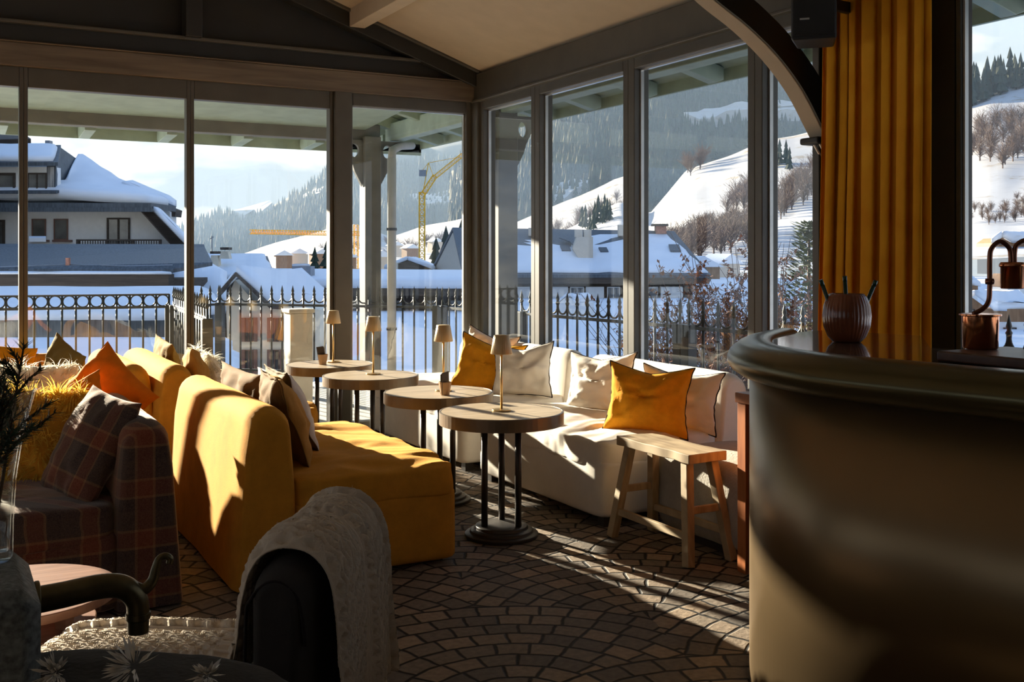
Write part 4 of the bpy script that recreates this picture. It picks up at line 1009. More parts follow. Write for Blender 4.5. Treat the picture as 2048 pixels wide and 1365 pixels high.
MB().tube(smooth_path([(0.306, 0, 0.846), (0.326, 0, 0.838), (0.341, 0, 0.850), (0.347, 0, 0.872), (0.352, 0, 0.886), (0.362, 0, 0.890), (0.370, 0, 0.884), (0.369, 0, 0.876)], 5), [0.012 - 0.006 * min(1, i / 20) for i in range(36)], 12).build('lever', M['spout'], s, smooth=True)

va, vb = room(-0.86, 1.71)
q = thing('glass_vase', 'tall flared clear glass vase on the stone block', 'vase', (va, vb, 0.906))
MB().lathe([(0,0),(0.040,0),(0.043,0.006),(0.044,0.06),(0.048,0.13),(0.058,0.20),(0.077,0.272),(0.0795,0.276),(0.076,0.278),(0.054,0.20),(0.044,0.13),(0.040,0.06),(0.038,0.016),(0,0.014)], 56).build('vase', M['glass'], q, smooth=True)
def fir(label, base, tip, seed, n_side=9, L=0.14):
    q = thing('fir_branch', label, 'branch', (0, 0, 0)); rnd_ = random.Random(seed); base, tip = Vector(base), Vector(tip)
    st = MB(); nd = MB()
    def twig(p, t2, r):
        st.tube([p, p.lerp(t2, 0.5) + Vector((0, 0, 0.004)), t2], [r, r * 0.8, r * 0.5], 6); d = (t2 - p); ln = d.length; d = d / ln
        for i in range(int(ln / 0.0011)):
            c = p + d * ln * rnd_.random(); v_ = Vector((rnd_.uniform(-1, 1), rnd_.uniform(-1, 1), rnd_.uniform(-1, 1))); v_ = (v_ - d * v_.dot(d)).normalized(); e_ = c + (v_ + d * 0.75).normalized() * rnd_.uniform(0.016, 0.028)
            s_ = d.cross(v_) * 0.0013; nd.add([c - s_, c + s_, e_], [(0, 1, 2)])
    twig(base.lerp(tip, 0.35), tip, 0.003); st.tube([base, base.lerp(tip, 0.4)], 0.003, 6); ax = (tip - base)
    for k in range(n_side):
        f_ = 0.42 + 0.5 * k / n_side; p = base + ax * f_; v_ = Vector((rnd_.uniform(-1, 1), rnd_.uniform(-1, 1), rnd_.uniform(0.1, 0.9))).normalized()
        twig(p, p + (v_ + ax.normalized() * 0.5).normalized() * L * (1.15 - f_), 0.002)
    st.build('stem', M['twig'], q, smooth=True); nd.build('needles', M['needle'], q, fix=False)
vz = 0.93
fir('upright fir branch rising highest from the glass vase', (va + 0.012, vb, vz), tuple(at_depth(48, 690, 1.70)), 1, 12)
fir('fir branch leaning out of the vase towards the picture edge'.replace('the picture edge', 'the tartan sofa'), (va - 0.012, vb + 0.01, vz), tuple(at_depth(-6, 735, 1.78)), 2, 10)
fir('low fir branch just above the vase rim', (va, vb - 0.012, vz), tuple(at_depth(10, 765, 1.66)), 3, 9)

q = thing('side_table', 'small round two-tier walnut table behind the spigot', 'table', (0.19, 3.13, 0))
MB().cyl((0,0,0.475), (0,0,0.50), 0.255, n=64).build('tabletop', M['redwood'], q, bevel=0.004)
MB().cyl((0,0,0.395), (0,0,0.415), 0.20, n=48).build('shelf', M['redwood'], q, bevel=0.004)
for k in range(4):
    a_ = radians(45 + 90 * k); MB().beam((0.17*cos(a_), 0.17*sin(a_), 0), (0.15*cos(a_), 0.15*sin(a_), 0.478), 0.035, 0.035, (cos(a_), sin(a_), 0)).build('leg', M['redwood'], q, bevel=0.003)

# ================================================================== outdoors
M['bwall'] = plain('white_render', (0.84, 0.82, 0.78), 0.85, var=0.04)
M['cream'] = plain('cream_render', (0.62, 0.53, 0.42), 0.85, var=0.05)
M['tan'] = plain('tan_render', (0.78, 0.68, 0.52), 0.85, var=0.05)
M['slate'] = plain('blue_grey_slate', (0.075, 0.09, 0.105), 0.6, var=0.4, scale=3, stretch=(6, 6, 0.6))
M['darkwood'] = wood('dark_brown_boards', (0.040, 0.028, 0.020), (0.085, 0.060, 0.042), 0.7, (0.4, 1, 8))
M['chaletwood'] = wood('honey_chalet_boards', (0.22, 0.11, 0.05), (0.36, 0.20, 0.10), 0.7, (3, 3, 0.3))
M['winglass'] = plain('house_window_glass', (0.16, 0.15, 0.13), 0.06, 0.0, spec=0.9, var=0.5, scale=1.5)
M['shutter'] = plain('red_brown_shutter', (0.20, 0.10, 0.07), 0.7)
M['metal'] = plain('grey_sheet_metal', (0.28, 0.30, 0.33), 0.5, 0.3)
M['crane'] = plain('yellow_crane_paint', (0.95, 0.52, 0.02), 0.5)
M['brick'] = plain('red_brick', (0.45, 0.20, 0.13), 0.85, var=0.3, scale=8)
M['conifer'] = plain('conifer_needles', (0.020, 0.040, 0.026), 0.85, var=0.5, scale=0.2)
M['bare'] = plain('bare_twigs', (0.15, 0.105, 0.085), 0.9, var=0.3)
M['dryleaf'] = plain('dry_russet_leaves', (0.30, 0.13, 0.06), 0.8, var=0.5, scale=20)
M['fircone'] = plain('garden_fir', (0.10, 0.13, 0.05), 0.8, var=0.5, scale=4)

def sstep(x): x = max(0, min(1, x)); return x * x * (3 - 2 * x)
def ground_z(X, Y):
    t_ = X / max(Y, 1.0); low = sstep((-0.175 - t_) / 0.05) * sstep((Y - 12.6) / 1.5)
    return -0.9 - 4.3 * low + 0.05 * noise.noise(Vector((X * 0.15, Y * 0.15, 0)))
def gf(u, v):
    Y = -15 + 145 * v ** 1.4; X = (-75 + 150 * u) * (0.6 + 0.4 * v)
    a, b = room(X, Y); return Vector((a, b, ground_z(X, Y)))
struct(MB().grid(gf, 150, 110).build('ground', M['snow'], smooth=True), 'snow-covered ground outside', 'ground')

def Z3(v): return Vector(v)
class Bld:
    def __init__(s, name, label, px0, Y, cat='house', gz=-5.3, group=None):
        s.Y, s.X0, s.gz = Y, (px0 - 1024) / F * Y, gz
        a, b = room(s.X0, Y); s.q = thing(name, label, cat, (a, b, gz), -YAW, group)
    def p(s, px, py, dy=0.0):
        D = s.Y + dy; return Vector(((px - 1024) / F * D - s.X0, dy, EYE - (py - HOR) / F * D - s.gz))
    def wall(s, name, pts, dy0, depth, mat, ground=False, **k):
        P = [s.p(x, y, dy0) for x, y in pts]
        if ground:
            for v in P:
                if v.z < 0: v.z = 0
        return MB().prism(P, (0, depth, 0)).build(name, M[mat], s.q, **k)
    def roof(s, name, pts, th, mat, **k):       # pts (px, py, dy): slab with vertical thickness
        return MB().prism([s.p(*v) for v in pts], (0, 0, th)).build(name, M[mat], s.q, **k)
    def block(s, name, x0, x1, y0, y1, dy, depth, mat, parent=None, **k):
        a, b = s.p(x0, y1, dy), s.p(x1, y0, dy)
        return MB().box(a.x, b.x, dy, dy + depth, a.z, b.z).build(name, M[mat], parent or s.q, **k)
    def window(s, x0, x1, y0, y1, dy=-0.04, frame='darkwood', mull=1):
        a, b = s.p(x0, y1, dy), s.p(x1, y0, dy); w_ = (b.x - a.x) * 0.07
        m_ = MB()
        for (xa, xb, za, zb) in ((a.x, a.x + w_, a.z, b.z), (b.x - w_, b.x, a.z, b.z), (a.x + w_, b.x - w_, b.z - w_, b.z), (a.x + w_, b.x - w_, a.z, a.z + w_)): m_.box(xa, xb, dy - 0.04, dy + 0.02, za, zb)
        for k in range(mull): xm = a.x + (b.x - a.x) * (k + 1) / (mull + 1); m_.box(xm - w_/2, xm + w_/2, dy - 0.04, dy + 0.02, a.z + w_, b.z - w_)
        o = m_.build('window', M[frame], s.q)
        MB().box(a.x + w_ * 0.5, b.x - w_ * 0.5, dy + 0.005, dy + 0.015, a.z + w_ * 0.5, b.z - w_ * 0.5).build('pane', M['winglass'], o)
        return o
def snow_slab(B, pts, th=0.3, name='snow_cover', n=3, seed=0):
    """soft-edged snow blanket over a roof polygon"""
    P = [B.p(*v) for v in pts]; c = sum(P, Vector()) / len(P)
    m_ = MB(); rim = []
    for i in range(len(P)):
        a, b = P[i], P[(i + 1) % len(P)]; k = max(2, int((b - a).length / 0.8))
        for j in range(k):
            p = a.lerp(b, j / k); w_ = noise.noise(Vector((p.x * 0.9 + seed, p.y, p.z * 0.9))) * 0.16
            rim.append(p + (c - p).normalized() * (0.08 + w_))
    rows = [[p.copy() for p in rim], [p + Vector((0, 0, th * 0.75)) for p in rim], [p + (c - p).normalized() * 0.22 + Vector((0, 0, th)) for p in rim]]
    for f_ in (0.3, 0.65): rows.append([p.lerp(c, f_) + Vector((0, 0, th * (1 + 0.15 * noise.noise(p * 0.5)))) for p in rim])
    k = len(rim)
    for r_ in rows: m_.v += r_
    m_.v.append(c + Vector((0, 0, th)))
    for i in range(len(rows) - 1):
        for j in range(k): m_.f.append((i*k+j, i*k+(j+1) % k, (i+1)*k+(j+1) % k, (i+1)*k+j))
    b0_ = (len(rows) - 1) * k
    for j in range(k): m_.f.append((b0_+j, b0_+(j+1) % k, len(m_.v) - 1))
    m_.f.append(tuple(range(k - 1, -1, -1)))
    return m_.build(name, M['snow'], B.q, smooth=True)

# white chalet with the big snowy roof
B = Bld('chalet', 'large white house under a broad snowy roof with dormer and balcony', 180, 40)
B.wall('wall', [(-140, 422), (303, 422), (376, 497), (376, 760), (-140, 760)], 0, 1.0, 'bwall')
B.wall('gable_wall', [(250, 385), (340, 424), (340, 480), (250, 480)], 2.2, 0.8, 'bwall')
B.roof('roof', [(-140, 418, -0.9), (302, 418, -0.9), (352, 424, 2.0), (245, 378, 3.5), (168, 326, 5.5), (-140, 326, 5.5)], 0.22, 'slate')
snow_slab(B, [(-140, 398, -0.4), (110, 398, -0.4), (190, 404, -0.75), (294, 409, -0.75), (344, 416, 1.9), (243, 371, 3.4), (168, 322, 5.3), (158, 322, 5.0), (124, 384, 1.2), (-140, 390, 0.2)], 0.40, seed=2)
B.roof('gutter', [(-140, 424, -1.0), (306, 424, -1.0), (306, 424, -0.85), (-140, 424, -0.85)], 0.16, 'slate')
B.roof('barge_board', [(285, 424, -0.8), (303, 424, -0.8), (378, 500, -0.8), (352, 500, -0.8)], 0.05, 'darkwood')
B.wall('barge_board', [(280, 422), (305, 422), (380, 500), (350, 500)], -0.8, 0.5, 'darkwood')
snow_slab(B, [(303, 422, -0.8), (312, 422, 0.6), (388, 500, 0.6), (379, 500, -0.8)], 0.30, 'snow_strip', seed=4)
B.wall('verge_board', [(245, 380), (262, 384), (352, 420), (350, 434), (330, 432)], 2.4, 0.8, 'darkwood')
snow_slab(B, [(243, 377, 2.3), (256, 372, 3.6), (354, 414, 3.6), (349, 421, 2.3)], 0.35, 'snow_strip', seed=6)
B.wall('dormer_wall', [(-140, 334), (108, 334), (108, 382), (-140, 382)], -0.1, 0.6, 'bwall')
MB().prism([B.p(111, 387, -0.1), B.p(112, 331, -0.1), B.p(121, 295, 2.4), B.p(165, 326, 5.2), B.p(122, 386, 0.9)], (-0.35, 0, 0)).build('dormer_cheek', M['slate'], B.q)
B.roof('dormer_roof', [(-140, 332, -0.6), (116, 332, -0.6), (122, 297, 2.5), (-140, 297, 2.5)], 0.14, 'slate')
snow_slab(B, [(-140, 325, -0.5), (110, 325, -0.5), (118, 297, 2.4), (-140, 297, 2.4)], 0.25, 'snow_cover', seed=8)
B.roof('dormer_sill', [(-140, 388, -0.5), (112, 388, -0.5), (126, 384, -0.1), (-140, 384, -0.1)], 0.10, 'slate')
B.roof('upper_roof', [(-140, 294, 3.0), (62, 290, 3.0), (40, 274, 5.0), (-140, 274, 5.0)], 0.25, 'darkwood')
B.block('chimney', 90, 99, 281, 298, 2.5, 0.3, 'metal')
for x0, x1 in ((-36, 31), (55, 94)): B.window(x0, x1, 346, 382, -0.15)
for x0, x1, y0, y1, k in ((-60, 10, 440, 495, 1), (64, 92, 438, 480, 0), (108, 136, 438, 480, 0), (214, 260, 436, 496, 1)):
    B.window(x0, x1, y0, y1, -0.05, 'shutter' if k == 0 else 'darkwood', k)
for x0, x1 in ((60, 96), (104, 142)): B.block('window_sill', x0, x1, 480, 484, -0.15, 0.15, 'shutter')
rl = B.block('balcony', 152, 322, 479, 482, -0.9, 0.08, 'darkwood')
for i in range(33): B.block('baluster', 154 + 5.1 * i, 155.3 + 5.1 * i, 482, 497, -0.88, 0.04, 'darkwood', None).parent = B.q
for x in (152, 210, 263, 317): B.block('balcony_post', x, x + 5, 480, 500, -0.9, 0.1, 'darkwood')
B.block('balcony_floor', 150, 324, 496, 500, -0.9, 0.9, 'darkwood')
B.roof('garage_roof', [(58, 484, -2.0), (92, 484, -2.0), (92, 480, -1.0), (58, 480, -1.0)], 0.14, 'snow')

# long slate roof
B = Bld('slate_building', 'long low building with blue-grey slate roof and dark timber fascia', 150, 30)
B.wall('wall', [(-160, 560), (335, 560), (335, 900), (-160, 900)], 0.4, 4, 'darkwood')
B.roof('roof', [(-160, 546, 0.0), (345, 546, 0.0), (425, 532, 0.2), (408, 498, 4.2), (-160, 496, 4.2)], 0.10, 'slate')
B.roof('ridge_cap', [(-160, 512, 3.1), (412, 512, 3.1), (408, 496, 4.3), (-160, 495, 4.3)], 0.12, 'slate')
B.wall('fascia', [(-160, 549), (337, 549), (337, 582), (344, 582), (344, 592), (-160, 592)], -0.3, 0.5, 'darkwood')
snow_slab(B, [(-160, 549, -0.35), (340, 549, -0.35), (338, 546, 0.1), (-160, 546, 0.1)], 0.06, 'snow_edge', seed=3)
MB().tube([B.p(-100, 538, -0.1), B.p(0, 534, -0.05), B.p(135, 529, 0.3), B.p(250, 532, 0), B.p(345, 530, 0)], 0.012, 6).build('cable', M['metal'], B.q)
B.block('cable_bracket', 131, 138, 516, 544, 0.2, 0.1, 'brick')
B = Bld('slate_shed', 'snow-topped shed with slatted dark boards below the slate building', 220, 24)
B.wall('wall', [(-160, 637), (425, 626), (430, 700), (-160, 720)], 0.6, 0.5, 'slate')
snow_slab(B, [(-160, 642, 0.1), (335, 642, 0.1), (450, 628, 0.4), (420, 592, 4.4), (-160, 594, 4.4)], 0.30, seed=5)
B = Bld('snowy_flat_roof', 'flat roof deep in snow just beyond the ringed fence', 200, 15, 'roof', gz=-5.3)
B.wall('wall', [(-300, 760), (160, 760), (160, 1250), (-300, 1250)], 0.3, 7.6, 'darkwood')
snow_slab(B, [(-330, 800, 0.0), (505, 800, 0.0), (468, 705, 8.4), (-330, 705, 8.4)], 0.35, seed=7)
B = Bld('snowy_roof_mass', 'smooth snow-laden roof between the slate roof and the small gabled house', 390, 32)
B.wall('wall', [(345, 590), (460, 590), (460, 900), (345, 900)], 2.0, 3, 'darkwood')
snow_slab(B, [(332, 628, 0.6), (452, 640, 0.3), (462, 560, 4.0), (425, 545, 5.0), (405, 528, 5.0), (336, 540, 4.0)], 0.4, seed=9)

B = Bld('snowy_house', 'snowy roof with two stone chimneys and an aerial', 470, 62)
B.wall('wall', [(330, 560), (548, 560), (548, 760), (330, 760)], 0.5, 6, 'darkwood')
B.roof('roof', [(320, 565, 0), (552, 562, 0), (535, 517, 6), (380, 517, 6)], 0.15, 'slate')
snow_slab(B, [(322, 563, 0.1), (550, 560, 0.1), (533, 516, 6), (382, 516, 6)], 0.35, seed=11)
for (x0, x1, y0, y1) in ((421, 436, 505, 546), (441, 456, 497, 518)):
    B.wall('chimney', [(x0 - 3, y1), (x0 + 1, y0 + 6), (x1 - 1, y0 + 6), (x1 + 3, y1)], 2.0, 0.6, 'tan')
    B.block('chimney_cap', x0 - 1, x1 + 1, y0 - 2, y0 + 3, 1.9, 0.8, 'darkwood')
MB().cyl(B.p(424, 505, 2), B.p(424, 472, 2), 0.03, n=6).build('aerial', M['metal'], B.q)
MB().beam(B.p(420, 478, 2), B.p(428, 474, 2), 0.04, 0.04).build('aerial', M['metal'], B.q)

B = Bld('gabled_house', 'tan rendered house with brown shutters and a snowy gable roof behind the fence', 530, 28)
B.wall('wall', [(452, 604), (470, 560), (510, 606), (640, 620), (640, 960), (462, 960)], 0.2, 2.5, 'tan')
B.roof('roof', [(436, 592, -0.5), (471, 552, -0.5), (478, 552, 5), (440, 594, 5)], 0.10, 'darkwood')
B.roof('roof', [(471, 552, -0.5), (540, 618, -0.5), (690, 628, 4.5), (610, 556, 4.5)], 0.10, 'darkwood')
snow_slab(B, [(471, 551, -0.5), (541, 616, -0.5), (688, 624, 4.3), (606, 554, 4.3)], 0.32, seed=13)
snow_slab(B, [(438, 590, -0.45), (470, 552, -0.45), (478, 552, 4), (442, 590, 4)], 0.16, 'snow_cover', seed=14)
for (x0, x1) in ((490, 506), (542, 558)):
    for (y0, y1) in ((636, 684), (700, 748), (762, 808)):
        w_ = B.window(x0, x1, y0, y1, 0.14, 'shutter', 1)
        wd = (x1 - x0) * 0.5
        B.block('shutter', x0 - wd, x0 - 1, y0, y1, 0.08, 0.06, 'shutter'); B.block('shutter', x1 + 1, x1 + wd, y0, y1, 0.08, 0.06, 'shutter')

B = Bld('flat_snow_building', 'long building with thick flat snow on the roof and a grey metal vent box', 740, 45)
B.wall('wall', [(520, 590), (960, 590), (960, 780), (520, 780)], 0.8, 8, 'darkwood')
B.wall('fascia', [(512, 574), (965, 574), (965, 592), (520, 592)], 0.0, 0.6, 'darkwood')
B.wall('gable', [(500, 560), (516, 578), (560, 604), (560, 590)], -0.3, 0.6, 'darkwood')
snow_slab(B, [(505, 576, -0.2), (965, 578, -0.2), (965, 556, 9), (540, 553, 9)], 0.42, seed=15)
B.block('vent_box', 584, 621, 533, 566, 1.0, 1.0, 'metal')
snow_slab(B, [(583, 533, 0.95), (622, 533, 0.95), (620, 533, 2.05), (585, 533, 2.05)], 0.12, 'snow_cap', seed=16)
for i, x in enumerate((660, 700, 780, 850, 900)): B.window(x, x + 26, 600, 630, 0.72)
B = Bld('timber_barn', 'low timber barn with shallow snowy gable beside the crane', 830, 68)
B.wall('wall', [(775, 535), (815, 522), (862, 538), (862, 640), (775, 640)], 0.3, 6, 'darkwood')
snow_slab(B, [(768, 538, 0), (814, 520, 0), (830, 520, 7), (782, 538, 7)], 0.25, seed=17)
snow_slab(B, [(814, 520, 0), (868, 540, 0), (880, 540, 7), (830, 520, 7)], 0.25, seed=18)
B.block('chimney', 783, 795, 526, 552, -0.3, 0.5, 'tan')

B = Bld('long_roof_house', 'wide house under a large snow-covered roof with a pale double chimney', 1160, 60, gz=-0.95)
B.roof('roof', [(926, 556, -0.4), (1422, 556, -0.4), (1348, 468, 6), (905, 461, 6)], 0.18, 'slate')
B.roof('roof', [(858, 552, 12), (905, 461, 6), (1348, 468, 6), (1400, 552, 12)], 0.18, 'slate')
snow_slab(B, [(940, 551, -0.2), (1418, 552, -0.2), (1340, 476, 5.6), (915, 474, 5.4)], 0.30, seed=19)
MB().prism([B.p(935, 552, 0.2), B.p(905, 466, 6), B.p(864, 549, 11.8), B.p(864, 590, 11.8), B.p(935, 590, 0.2)], (0.3, 0, 0)).build('gable_wall', M['cream'], B.q)
B.wall('eaves_board', [(926, 556), (1424, 556), (1418, 568), (932, 568)], -0.35, 0.5, 'darkwood')
B.wall('wall', [(940, 566), (1385, 566), (1385, 700), (940, 700)], 0.5, 9, 'darkwood', ground=True)
for x0, x1 in ((1022, 1060), (1098, 1136), (1172, 1208), (1322, 1366)): B.wall('pier', [(x0, 574), (x1, 574), (x1, 700), (x0, 700)], 0.15, 0.5, 'bwall', ground=True)
for x0, x1 in ((1064, 1094), (1140, 1168), (1214, 1240), (1268, 1316)): B.window(x0, x1, 574, 604, 0.42, 'bwall')
B.wall('chimney', [(1146, 498), (1153, 474), (1186, 474), (1186, 518), (1160, 522)], 1.6, 1.2, 'cream')
for x0 in (1150, 1168): B.block('flue', x0, x0 + 15, 460, 474, 1.7, 0.7, 'cream')
B.block('chimney', 1237, 1250, 450, 472, 4.5, 0.6, 'cream'); B.block('chimney', 1057, 1066, 456, 472, 4.5, 0.6, 'cream')
B.block('chimney', 1312, 1333, 452, 468, 5.4, 0.7, 'brick'); B.block('chimney_cap', 1306, 1337, 448, 452, 5.2, 1.0, 'darkwood')
def on_roof(x, y): return 0.0 + (556 - y) / 90.0 * 6.4 - 0.4
for x0, x1, y0, y1 in ((1120, 1142, 505, 515), (1197, 1217, 509, 517), (1337, 1362, 503, 516)):
    MB().prism([B.p(x0, y0, on_roof(0, y0)) + Vector((0, 0, 0.35)), B.p(x1 - 4, y0, on_roof(0, y0)) + Vector((0, 0, 0.35)), B.p(x1, y1, on_roof(0, y1)) + Vector((0, 0, 0.35)), B.p(x0 + 4, y1, on_roof(0, y1)) + Vector((0, 0, 0.35))], (0, 0, 0.08)).build('skylight', M['slate'], B.q)
MB().prism([B.p(1118, 488, 3.8) + Vector((0, 0, 0.33)), B.p(1150, 476, 4.6) + Vector((0, 0, 0.33)), B.p(1160, 500, 2.9) + Vector((0, 0, 0.33)), B.p(1162, 522, 1.6) + Vector((0, 0, 0.33)), B.p(1140, 496, 3.2) + Vector((0, 0, 0.33))], (0, 0, 0.06)).build('bare_slates', M['slate'], B.q)
B = Bld('garden_hut', 'tiny white hut with a snowy gable roof in front of the wide house', 1150, 42, gz=-0.95)
B.wall('wall', [(1118, 606), (1135, 592), (1152, 606), (1188, 606), (1188, 640), (1118, 640)], 0, 1.5, 'bwall', ground=True)
snow_slab(B, [(1112, 608, -0.2), (1134, 590, -0.2), (1144, 590, 1.5), (1124, 606, 1.5)], 0.12, seed=20); snow_slab(B, [(1134, 590, -0.2), (1156, 607, -0.2), (1196, 606, 1.5), (1176, 590, 1.5)], 0.12, seed=21)

for i, (x0, x1, y0, y1, Y, lab) in enumerate(((1905, 2075, 588, 690, 34, 'honey timber chalet with ribbed snowy roof seen through the bar window'), (1880, 1960, 560, 600, 55, 'timber chalet with snowy roof above the bar-window chalet'), (1986, 2070, 474, 510, 150, 'far wooden chalet with snowy roof on the valley floor beside the hillside'),
        (1840, 1935, 480, 520, 120, 'far chalet partly behind the window frame above the still'), (2010, 2080, 545, 600, 60, 'grey-roofed house behind the condenser of the still'))):
    B = Bld('chalet', lab, (x0 + x1) / 2, Y, gz=-0.95); h_ = y1 - y0; w_ = x1 - x0; mx_ = x0 + w_ * 0.22
    B.wall('wall', [(x0 + 4, y0 + h_ * .34), (mx_, y0 + h_ * .06), (x0 + w_ * .42, y0 + h_ * .3), (x1 - 4, y0 + h_ * .3), (x1 - 4, y0 + h_ * .55), (x0 + 4, y0 + h_ * .55)], 0, 0.02 * Y * 2, 'chaletwood')
    B.wall('wall', [(x0 + 5, y0 + h_ * .55), (x1 - 5, y0 + h_ * .55), (x1 - 5, y1 + 200), (x0 + 5, y1 + 200)], 0.02, 0.02 * Y * 2 - 0.1, 'bwall', ground=True)
    snow_slab(B, [(mx_, y0, -0.3), (x0 + w_ * .46, y0 + h_ * .36, -0.3), (x1 + 4, y0 + h_ * .36, 0.5), (x1 - w_ * .2, y0, 1.6)], 0.006 * Y, seed=30 + i)
    snow_slab(B, [(x0 - 4, y0 + h_ * .38, -0.3), (mx_, y0, -0.3), (mx_ + 10, y0, 1.5), (x0 + 8, y0 + h_ * .36, 1.5)], 0.006 * Y, seed=40 + i)
    B.window(x0 + w_ * .15, x0 + w_ * .26, y0 + h_ * .3, y0 + h_ * .46, -0.03); B.window(x0 + w_ * .6, x0 + w_ * .75, y0 + h_ * .66, y0 + h_ * .85, -0.03)

# cranes
B = Bld('tower_crane', 'yellow lattice tower crane rising behind the snowy roofs', 844, 82, 'crane', gz=-5.3)
def lattice(B, p0, p1, w_, name, n):
    p0, p1 = Vector(p0), Vector(p1); d = (p1 - p0).normalized(); up = Vector((0, 1, 0)); sx = d.cross(up).normalized() * w_ / 2; sy = up * w_ / 2
    m_ = MB(); c = [(sx + sy), (sx - sy), (-sx - sy), (-sx + sy)]; t_ = w_ * 0.17
    for o_ in c: m_.beam(p0 + o_, p1 + o_, t_, t_, (0, 1, 0.1))
    for i in range(n):
        a, b = p0.lerp(p1, i / n), p0.lerp(p1, (i + 1) / n)
        for j in range(4):
            m_.beam(a + c[j], b + c[(j + 1) % 4], t_ * 0.6, t_ * 0.6, (0, 1, 0.1)); m_.beam(b + c[j], b + c[(j + 1) % 4], t_ * 0.6, t_ * 0.6, (0, 1, 0.1))
    return m_.build(name, M['crane'], B.q)
base = B.p(844, 556); base.z = 0
lattice(B, base, B.p(844, 385), 0.42, 'mast', 26)
lattice(B, B.p(844, 392), B.p(870, 352), 0.34, 'slewing_head', 6)
lattice(B, B.p(868, 356), B.p(925, 310), 0.28, 'jib', 12)
B.block('base_frame', 836, 853, 530, 556, -0.4, 0.8, 'crane')
B.block('ballast', 838, 852, 340, 352, -0.25, 0.5, 'metal')
MB().beam(B.p(846, 385), B.p(857, 326), 0.06, 0.06).build('apex', M['crane'], B.q); MB().beam(B.p(857, 326), B.p(868, 356), 0.04, 0.04).build('apex', M['crane'], B.q)
for a, b in (((857, 326), (842, 345)), ((857, 326), (920, 314))): MB().cyl(B.p(*a), B.p(*b), 0.02, n=5).build('tie_rod', M['crane'], B.q)
B = Bld('tower_crane', 'distant yellow crane with its level boom across the valley', 600, 260, 'crane', gz=-12)
lattice(B, B.p(500, 464), B.p(720, 468), 1.0, 'jib', 40)
b_ = B.p(712, 540); b_.z = 0; lattice(B, b_, B.p(712, 450), 1.0, 'mast', 14)

# ------------------------------------------------------------------ hills
class Hill:
    def __init__(s, name, label, crest, foot, Dc, Df, nu=110, nv=34, e=1.0, rough=0.0, seed=0, mat='hill'):
        s.c, s.f, s.Dc, s.Df, s.e, s.seed, s.rough = crest, foot, Dc, Df, e, seed, rough
        x0, x1 = crest[0][0], crest[-1][0]
        m_ = MB()
        for i in range(nu):
            px = x0 + (x1 - x0) * i / (nu - 1)
            for j in range(nv): m_.v.append(s.pos(px, j / (nv - 1)))
            top = m_.v[-1]; bk = at_depth(px, HOR + 10, Dc * 1.5); m_.v.append(Vector((bk.x, bk.y, top.z * 0.3)))
        k = nv + 1
        for i in range(nu - 1):
            for j in range(k - 1): m_.f.append((i*k+j, (i+1)*k+j, (i+1)*k+j+1, i*k+j+1))
        s.o = struct(m_.build(name, M[mat], smooth=True), label, 'hill')
    def lerp(s, t_, x):
        if x <= t_[0][0]: return t_[0][1]
        for (xa, ya), (xb, yb) in zip(t_, t_[1:]):
            if x <= xb: return ya + (yb - ya) * (x - xa) / (xb - xa)
        return t_[-1][1]
    def pos(s, px, t_):
        D = s.Df + (s.Dc - s.Df) * t_; c, f_ = s.lerp(s.c, px), s.lerp(s.f, px)
        py = f_ + (c - f_) * t_ ** s.e + s.rough * noise.noise(Vector((px * 0.012 + s.seed, t_ * 5, 2))) * 4 * t_ * (1.2 - t_)
        return at_depth(px, py, D)
    def at(s, px, py):
        c, f_ = s.lerp(s.c, px), s.lerp(s.f, px)
        t_ = (py - f_) / (c - f_) if abs(c - f_) > 1e-6 else 0
        if t_ <= 0.0 or t_ > 1.0: return None
        return s.pos(px, t_ ** (1 / s.e))
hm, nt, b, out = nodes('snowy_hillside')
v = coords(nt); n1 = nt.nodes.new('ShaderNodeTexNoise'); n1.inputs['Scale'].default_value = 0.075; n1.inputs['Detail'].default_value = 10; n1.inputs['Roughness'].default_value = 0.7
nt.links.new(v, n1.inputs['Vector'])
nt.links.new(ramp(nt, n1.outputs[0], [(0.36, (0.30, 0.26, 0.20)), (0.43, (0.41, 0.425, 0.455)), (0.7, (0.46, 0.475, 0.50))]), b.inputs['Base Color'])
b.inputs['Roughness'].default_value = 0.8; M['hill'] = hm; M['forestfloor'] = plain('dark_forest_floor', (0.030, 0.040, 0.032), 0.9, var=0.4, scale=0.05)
H1 = Hill('mountain', 'hazy far mountain ridge above the slate roof', [(300, 478), (380, 457), (440, 428), (500, 440), (545, 412), (600, 383), (660, 335), (720, 300), (800, 285), (860, 298), (930, 280), (1010, 250)], [(300, 530), (1010, 530)], 2500, 1500, rough=6, seed=1, mat='forestfloor')
H2 = Hill('mountain', 'steep forested mountainside behind the side windows', [(900, 345), (1000, 225), (1100, 110), (1300, 40), (1500, 70), (1640, 110), (1760, 190), (1900, 260), (2080, 300)], [(900, 520), (1300, 500), (2080, 470)], 1700, 800, e=0.9, rough=8, seed=2, mat='forestfloor')
H3 = Hill('hillside', 'low sunlit snow slope with scattered houses across the valley', [(440, 520), (540, 492), (600, 472), (660, 456), (710, 450), (780, 472), (850, 452), (935, 436), (1010, 430), (1060, 470)], [(440, 536), (1060, 536)], 900, 450, rough=5, seed=3)
H5 = Hill('hillside', 'snow meadow below the forest behind the snowy roof', [(960, 470), (1030, 446), (1094, 418), (1160, 392), (1228, 358), (1278, 345)], [(960, 510), (1278, 510)], 720, 420, rough=4, seed=4)
